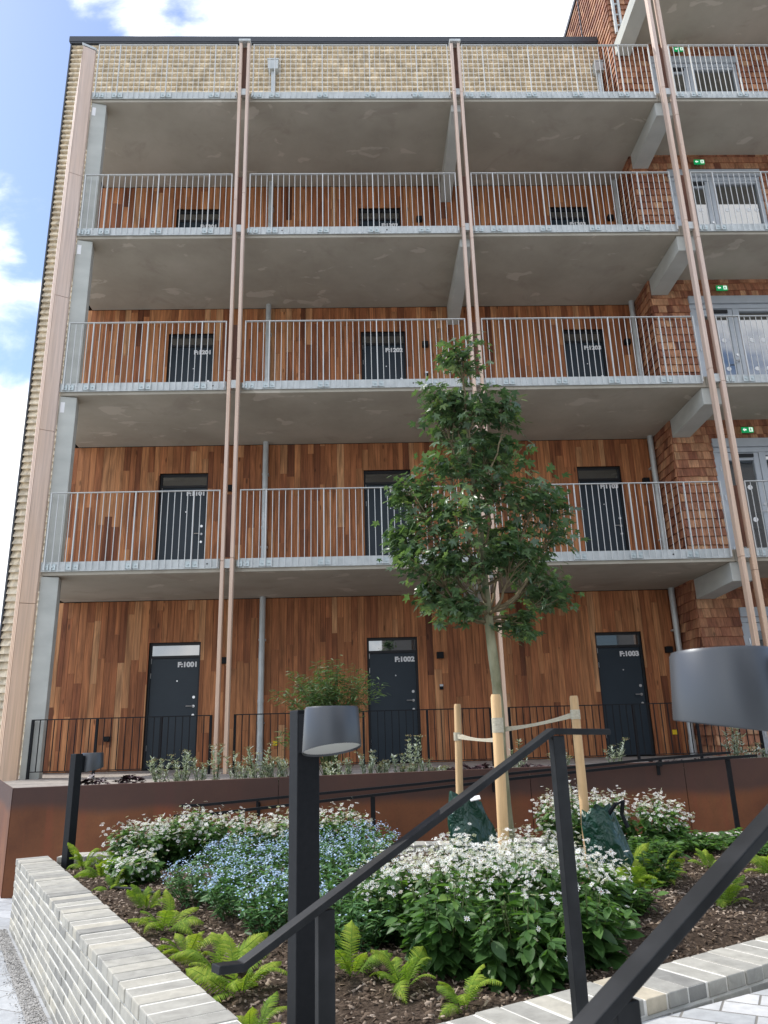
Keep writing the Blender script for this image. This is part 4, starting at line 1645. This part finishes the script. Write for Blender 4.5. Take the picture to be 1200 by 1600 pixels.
def fmn(label, x, y, r, h, nf, seed):
    rg = random.Random(seed)
    o = thing('forget_me_not', label, 'plant', (x, y, soil_z(x, y) - .01), 0, 'blue forget-me-nots in the planter')
    P, MM, S, T = [], [], [], []
    FP, FM, FS, FT = [], [], [], []
    mb = MB()
    heads = []
    for i in range(int(75 * r / .3)):
        a, q = rg.uniform(0, 6.283), math.sqrt(rg.random())
        tx, ty = math.cos(a) * r * q, math.sin(a) * r * q
        tz = h * (1 - .30 * q ** 2.5) * rg.uniform(.72, 1.1)
        b0, tip = Vector((tx * .6, ty * .6, 0)), Vector((tx, ty, tz))
        mb.tube([b0, tip], [.002, .0012], 3, rg.random() * .4)
        heads.append(tip)
        for j in range(15):
            t = rg.uniform(.05, .97)
            p = b0.lerp(tip, t)
            aa = rg.uniform(0, 6.283)
            P.append(p); MM.append(frame((math.cos(aa), math.sin(aa), rg.uniform(-.2, .9)), (rg.gauss(0, .3), rg.gauss(0, .3), 1)))
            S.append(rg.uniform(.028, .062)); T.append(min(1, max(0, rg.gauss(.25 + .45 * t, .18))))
    mb.build('stems', STEM, o)
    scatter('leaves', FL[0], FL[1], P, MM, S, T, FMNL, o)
    nh = max(1, int(len(heads) * .9))
    for i in range(nf):
        hd = heads[rg.randrange(nh)]
        p = hd + Vector((rg.gauss(0, .017), rg.gauss(0, .017), rg.gauss(.006, .012)))
        FP.append(p); FM.append(frame((rg.gauss(0, 1), rg.gauss(0, 1), rg.gauss(0, .3)), (rg.gauss(0, .5), rg.gauss(0, .5) - .3, 1)))
        FS.append(rg.uniform(.0045, .0075)); FT.append(min(1, max(0, rg.gauss(.5, .25))))
    if nf:
        scatter('blossoms', five_v, five_f, FP, FM, FS, FT, FMNF, o)['kind'] = 'stuff'


for i, (x, y, r, h, nf, lab) in enumerate((
        (-.88, -6.42, .27, .22, 560, 'blue forget-me-not clump at the left edge of the blue patch, over the mulch'),
        (-.62, -6.78, .28, .23, 620, 'blue forget-me-not clump at the front of the blue patch, behind the left ferns'),
        (-.42, -7.16, .26, .23, 420, 'blue forget-me-not clump nearest the lamp post, front of the blue patch'),
        (-.78, -5.92, .26, .25, 620, 'blue forget-me-not clump at the back left of the blue patch, before white asters'),
        (-.42, -6.05, .28, .27, 700, 'blue forget-me-not clump in the centre of the blue patch'),
        (-.10, -6.05, .26, .27, 560, 'blue forget-me-not clump just right of the lamp post, below the rising handrail'),
        (-.02, -5.55, .24, .27, 480, 'blue forget-me-not clump at the back right of the blue patch, before the brick edging'),
        (-.38, -5.55, .24, .27, 560, 'blue forget-me-not clump at the back of the blue patch, hidden partly by the lamp post'),
        (-.08, -6.78, .30, .27, 150, 'mostly green forget-me-not clump right of the lamp post with few blue flowers'),
        (.03, -7.16, .27, .27, 30, 'leafy green forget-me-not clump left of the front asters, almost without flowers'),
        (-.10, -7.52, .23, .22, 30, 'small green forget-me-not clump behind the near lamp post foot'))):
    fmn(lab, x, y, r, h, int(nf * 1.05), 200 + i)


# --- ferns
def frond_mesh(seed, L=1.0):
    rg = random.Random(seed)
    mb = MB()
    n = 24
    pts = []
    arch = rg.uniform(.8, 1.5)
    shade = rg.gauss(0, .16)
    lenk = rg.uniform(.8, 1.15)
    for i in range(n + 1):
        t = i / n
        pts.append(Vector((t * (1 - .18 * t) , .04 * math.sin(t * 3 + seed), (.80 * t - arch * .58 * t * t))))
    mb.tube(pts, [.008 * (1 - .8 * i / n) + .001 for i in range(n + 1)], 4, .35, cap=False)
    for i in range(3, n):
        t = i / n
        ln_ = .23 * lenk * rg.uniform(.9, 1.08) * math.sin(math.pi * (t * .86 + .12)) ** 1.1 * (1 - .2 * t)
        tg = (pts[i + 1] - pts[i - 1]).normalized()
        sd = tg.cross(Vector((0, 0, 1))).normalized()
        up_ = sd.cross(tg)
        for s in (-1, 1):
            dirv = (sd * s * .93 + tg * .42 + up_ * rg.uniform(-.05, .12)).normalized()
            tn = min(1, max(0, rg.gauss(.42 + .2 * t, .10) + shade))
            seg = 7
            w = .0185
            for k in range(seg):
                t0, t1 = k / seg, (k + 1) / seg
                h0, h1 = w * (1 - t0 ** 1.7) + .001, w * (1 - t1 ** 1.7) + .001
                dz0, dz1 = -.06 * t0 * t0, -.06 * t1 * t1
                a0 = pts[i] + dirv * ln_ * t0 + up_ * dz0
                a1 = pts[i] + dirv * ln_ * t1 + up_ * dz1
                tip = dirv * ln_ * .35 / seg
                # small rounded lobes on each side of the mid vein
                mb.quad([a0, a0 + tg * h0 * .75, a1 + tg * h0 + tip, a1], tn)
                mb.quad([a0, a1, a1 - tg * h0 + tip, a0 - tg * h0 * .75], tn * .92)
    return mb.mesh('frond', FERN)


FRONDS = [frond_mesh(s) for s in range(7)]


def fern(label, x, y, size, nfr, seed, tilt=0):
    rg = random.Random(seed)
    nfr += rg.randint(0, 3)
    o = thing('fern', label, 'fern', (x, y, soil_z(x, y) - .005), rg.uniform(0, 6.28), 'bright green ferns in the planter')
    for i in range(nfr):
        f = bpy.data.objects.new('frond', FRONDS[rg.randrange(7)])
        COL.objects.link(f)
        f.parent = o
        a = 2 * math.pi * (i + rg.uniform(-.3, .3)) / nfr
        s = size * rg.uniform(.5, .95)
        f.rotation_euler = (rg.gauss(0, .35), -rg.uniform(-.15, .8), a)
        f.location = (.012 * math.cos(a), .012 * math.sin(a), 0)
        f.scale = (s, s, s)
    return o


for i, (x, y, s, n, lab) in enumerate((
        (-2.02, -5.15, .34, 9, 'green fern beside the far left bollard lamp, at the corner of the coping'),
        (-1.80, -5.45, .32, 9, 'yellow-green fern on the mulch just in front of the far left bollard lamp'),
        (-1.84, -4.98, .38, 8, 'upright fern between the far left lamp and the white asters'),
        (-1.60, -5.85, .24, 7, 'small fern beside the drooping greyish white flowers'),
        (-.98, -7.02, .30, 9, 'fern beside the middle of the left coping, farthest of the front row'),
        (-.80, -7.38, .27, 8, 'fern by the left coping, second in the front row from the far end'),
        (-.60, -7.66, .34, 10, 'large fern by the left coping behind the level end of the handrail'),
        (-.47, -7.98, .32, 10, 'yellow-green fern below the level end of the handrail'),
        (-.36, -8.36, .22, 7, 'low fern at the bottom of the near lamp post, left side'),
        (-.06, -7.95, .30, 9, 'fern immediately right of the near lamp post'),
        (.12, -8.05, .28, 9, 'fern on bare soil before the front asters'),
        (.30, -8.28, .24, 6, 'fern against the kerb coping below the front asters'),
        (1.32, -6.80, .30, 9, 'fern in front of the right green bag'),
        (1.52, -6.55, .32, 9, 'dark fern right of the right green bag'),
        (1.62, -6.05, .34, 8, 'fern behind the right green bag, on the open mulch'),
        (1.83, -6.88, .30, 9, 'bright fern alone on the mulch under the nearest handrail'),
        (2.10, -6.05, .24, 8, 'small fern in the middle of the right mulch'),
        (2.42, -6.20, .32, 9, 'fern at the right edge beyond the nearest handrail'),
        (2.95, -5.55, .34, 9, 'fern at the far right, behind the nearest handrail'),
        (1.40, -6.62, .34, 9, 'tall fern at the foot of the right green bag'),
        (1.72, -6.30, .30, 9, 'fern at the left edge of the open right mulch'),
        (-1.20, -6.55, .24, 7, 'small fern on the mulch left of the blue flowers'))):
    fern(lab, x, y, s * .86, n, 300 + i)

# low leafy fillers at the right
for i, (x, y, r, h, lab) in enumerate(((2.35, -5.35, .22, .16, 'low leafy green plant before the brick edging at the right, beside the rounded aster'),
                                  (1.95, -5.60, .20, .15, 'low leafy green plant left of the small right fern'),
                                  (2.75, -5.15, .22, .15, 'low leafy green plant farthest right along the brick edging'),
                                  (1.24, -7.10, .17, .20, 'leafy green plant without flowers before the right green bag'),
                                  (1.60, -6.42, .17, .22, 'leafy green plant against the right side of the right green bag'),
                                  (1.85, -5.75, .20, .20, 'leafy green plant behind the open mulch, before the rounded aster'),
                                  (2.62, -5.85, .20, .18, 'leafy green plant beside the fern at the right edge'),
                                  (2.30, -5.00, .20, .22, 'leafy green plant touching the brick edging right of the rounded aster'))):
    rg = random.Random(400 + i)
    o = thing('leafy_perennial', lab, 'plant', (x, y, soil_z(x, y)), 0, 'low leafy plants in the planter')
    P, MM, S, T = [], [], [], []
    mb = MB()
    for k in range(70):
        a, q = rg.uniform(0, 6.28), math.sqrt(rg.random())
        tip = Vector((math.cos(a) * r * q, math.sin(a) * r * q, h * rg.uniform(.4, 1) * (1 - .3 * q)))
        mb.tube([(tip.x * .4, tip.y * .4, 0), tip], [.0022, .0015], 3)
        for j in range(7):
            p = Vector((tip.x * .4, tip.y * .4, 0)).lerp(tip, rg.uniform(.3, 1))
            aa = rg.uniform(0, 6.28)
            P.append(p); MM.append(frame((math.cos(aa), math.sin(aa), rg.uniform(-.2, .5)), (rg.gauss(0, .3), rg.gauss(0, .3), 1)))
            S.append(rg.uniform(.03, .06)); T.append(min(1, max(0, rg.gauss(.55, .2))))
    mb.build('stems', STEM, o)
    scatter('leaves', AL[0], AL[1], P, MM, S, T, ASTL, o)


# --- terrace edge planting
SL = lanceolate(.22, -.1, 3)


def silver(label, x, h, ns, seed, y=-3.2, heads=True):
    rg = random.Random(seed)
    o = thing('silver_perennial', label, 'plant', (x, y, -.41), 0, 'silver-leaved plants along the terrace edge')
    P, MM, S, T = [], [], [], []
    HP, HM, HS, HT = [], [], [], []
    mb = MB()
    for i in range(ns):
        a = rg.uniform(0, 6.28)
        sp = rg.uniform(.02, .15)
        tip = Vector((math.cos(a) * sp, math.sin(a) * sp, h * rg.uniform(.6, 1.05)))
        b0 = tip * .25; b0.z = 0
        mb.tube([b0, tip], [.0035, .002], 4, rg.random())
        for j in range(int(26 * h / .3) + 6):
            t = rg.uniform(.04, .98)
            p = b0.lerp(tip, t)
            aa = rg.uniform(0, 6.28)
            P.append(p); MM.append(frame((math.cos(aa), math.sin(aa), rg.uniform(-.1, 1.0)), (-math.cos(aa) * .5, -math.sin(aa) * .5, 1)))
            S.append(rg.uniform(.03, .055)); T.append(rg.random())
        if heads and rg.random() < .6:
            for j in range(22):
                HP.append(tip + Vector((rg.gauss(0, .02), rg.gauss(0, .02), rg.gauss(.005, .006))))
                HM.append(frame((rg.gauss(0, 1), rg.gauss(0, 1), rg.gauss(0, 1)), (rg.gauss(0, 1), rg.gauss(0, 1), 1))); HS.append(rg.uniform(.008, .014)); HT.append(rg.random())
    mb.build('stems', STEM, o)
    scatter('leaves', SL[0], SL[1], P, MM, S, T, SILVER, o)
    if HP:
        scatter('blossoms', EYE[0], EYE[1], HP, HM, np.array(HS) * 3, HT, BUDHEAD, o)


for i, (x, h, ns, lab) in enumerate((
        (-2.03, .30, 7, 'silver-leaved plant on the terrace edge before the left part of door F:1001'),
        (-1.80, .36, 8, 'taller silver-leaved plant with tan flower heads before door F:1001'),
        (-1.48, .44, 4, 'thin tall stemmed plant on the terrace edge left of the left fin pair'),
        (-1.30, .30, 5, 'silver-leaved plant at the foot of the left fin pair'),
        (-1.08, .36, 7, 'silver-leaved plant just right of the left fin pair'),
        (-.90, .28, 8, 'silver-leaved plant at the foot of the grey downpipe'),
        (-.18, .24, 7, 'low silver-leaved plant just right of the near lamp post top'),
        (.02, .27, 8, 'silver-leaved plant below the left edge of door F:1002'),
        (.17, .22, 6, 'low silver-leaved plant before the middle of door F:1002'),
        (.32, .33, 5, 'tall silver-leaved stem before the right part of door F:1002'),
        (.47, .40, 5, 'tallest silver-leaved stem just right of door F:1002'),
        (.60, .20, 6, 'low silver-leaved plant left of the leftmost tree stake'),
        (1.50, .34, 6, 'silver-leaved plant between the thickest stake and the handrail'),
        (1.92, .22, 6, 'silver-leaved plant behind the top of the stair handrail'),
        (2.50, .33, 6, 'silver-leaved plant before door F:1003'),
        (3.72, .40, 9, 'silver-leaved plant at the end of the ramp handrail, far right'),
        (4.05, .26, 7, 'silver-leaved plant at the right edge before the shingled tower'))):
    silver(lab, x, h, ns, 500 + i)


for i, (x, h, ns, lab) in enumerate((
        (-1.92, .18, 7, 'low silver-leaved tuft between the two plants before door F:1001'),
        (-1.63, .24, 7, 'loose silver-leaved tuft at the right edge of door F:1001'),
        (-1.18, .20, 6, 'low silver-leaved tuft between the two left timber fins'),
        (-.98, .22, 7, 'low silver-leaved tuft beside the grey downpipe foot'),
        (-.76, .26, 6, 'silver-leaved tuft between the grey downpipe and the near lamp post'),
        (-.30, .18, 7, 'small silver-leaved tuft under the airy shrub'),
        (.10, .16, 7, 'smallest silver-leaved tuft before door F:1002'),
        (.40, .18, 7, 'low silver-leaved tuft at the right edge of door F:1002'),
        (.68, .14, 7, 'flat silver-leaved tuft touching the leftmost tree stake'),
        (2.02, .26, 6, 'silver-leaved tuft between the leaning stake and the stair handrail'),
        (3.88, .22, 7, 'loose silver-leaved tuft before the shingled tower'))):
    silver(lab, x, h, ns, 540 + i, y=-3.12 - .1 * (i % 3))


def heuchera(label, x, seed, y=-3.25):
    rg = random.Random(seed)
    o = thing('purple_perennial', label, 'plant', (x, y, -.40), 0, 'dark purple plants along the terrace edge')
    P, MM, S, T = [], [], [], []
    for i in range(46):
        a, q = rg.uniform(0, 6.28), math.sqrt(rg.random())
        P.append((math.cos(a) * .12 * q, math.sin(a) * .10 * q, .05 + .06 * (1 - q) + rg.uniform(-.015, .02)))
        MM.append(frame((math.cos(a), math.sin(a), rg.uniform(-.3, .4)), (rg.gauss(0, .4), rg.gauss(0, .4), 1))); S.append(rg.uniform(.04, .07)); T.append(rg.random())
    scatter('leaves', lv[:-4], lf[:-1], P, MM, S, T, HEUCH, o)


for i, (x, lab) in enumerate(((-2.66, 'dark purple low plant on the terrace edge beside the far left lamp top'), (-2.30, 'dark purple low plant left of door F:1001 on the terrace edge'),
                           (-.62, 'dark purple low plant half hidden behind the near lamp head'), (.78, 'dark purple low plant left of the leftmost tree stake'),
                           (.98, 'dark purple low plant between the left stake and the thickest stake'), (1.15, 'dark purple low plant touching the left side of the thickest stake'),
                           (1.66, 'dark purple low plant behind the rising stair handrail'), (1.82, 'dark purple low plant right of the rising stair handrail'),
                           (2.90, 'dark purple low plant below the right edge of door F:1003'), (3.08, 'dark purple low plant right of door F:1003'), (3.40, 'dark purple low plant at the right downpipe foot'))):
    heuchera(lab, x, 600 + i)

# --- airy shrub on the terrace behind the near lamp
rg = random.Random(77)
o = thing('buddleia_shrub', 'airy narrow-leaved shrub on the terrace behind the near lamp, left of door F:1002', 'shrub', (-.38, -2.75, -.41))
NL = lanceolate(.09, .25, 3)
P, MM, S, T = [], [], [], []
HP, HM, HS, HT = [], [], [], []
mb = MB()
for i in range(64):
    a = rg.uniform(0, 6.28)
    q = math.sqrt(rg.random())
    tip = Vector((math.cos(a) * .62 * q + .0, math.sin(a) * .42 * q, .86 + .42 * (1 - q ** 3) * rg.uniform(.2, 1) + rg.gauss(0, .05)))
    if i < 7: tip = Vector((-.45 + rg.gauss(0, .12), rg.gauss(0, .1), rg.uniform(.35, .6)))
    b0 = Vector((rg.gauss(0, .04), rg.gauss(0, .04), 0))
    mid = b0.lerp(tip, .55) + Vector((-tip.x * .22, -tip.y * .22, .08))
    mb.tube([b0, mid, tip], [.005, .0035, .0015], 5, rg.random())
    for j in range(66):
        t = rg.uniform(.52, 1)
        p = mid.lerp(tip, (t - .5) * 2) + Vector((rg.gauss(0, .03), rg.gauss(0, .03), rg.gauss(0, .03)))
        aa = rg.uniform(0, 6.28)
        P.append(p); MM.append(frame((math.cos(aa), math.sin(aa), rg.uniform(-.5, .6)), (rg.gauss(0, .5), rg.gauss(0, .5), 1))); S.append(rg.uniform(.05, .095)); T.append(min(1, max(0, rg.gauss(.45, .22))))
    if rg.random() < .25:
        for j in range(14):
            HP.append(tip + Vector((rg.gauss(0, .008), rg.gauss(0, .008), -j * .004))); HM.append(frame((1, 0, 0), (0, 0, 1))); HS.append(.03); HT.append(rg.random())
mb.build('stems', STEM, o)
scatter('foliage', NL[0], NL[1], P, MM, S, T, SHRUBL, o)
scatter('flower_spikes', EYE[0], EYE[1], HP, HM, HS, HT, PURPLE, o)

# --- irrigation bits
mb = MB()
mb.tube([(-.05, 0, 0), (.0, 0, 0)], .016, 16); mb.tube([(0, 0, 0), (.012, 0, 0)], .021, 16); mb.tube([(.012, 0, 0), (.035, 0, 0)], .017, 16)
o = mb.build('hose_coupling', simple_noisy('grey plastic', (.28, .28, .28), (.36, .36, .36), 20, .4, 0, 0), None, loc=(1.255, -7.52, soil_z(1.25, -7.5) + .02))
o.rotation_euler = (0, 0, .2)
tag(o, 'grey hose coupling lying on the mulch beside the nearest handrail', 'hose coupling')
mb = MB()
hp = [(-1.62, -5.86), (-1.45, -5.95), (-1.28, -6.12), (-1.15, -6.18)]
mb.tube([(x, y, soil_z(x, y) + .012) for x, y in hp], .011, 10)
tag(mb.build('irrigation_hose', BLACKM, None, smooth=True), 'short black irrigation hose on the mulch at the left, below the greyish white flowers', 'hose')
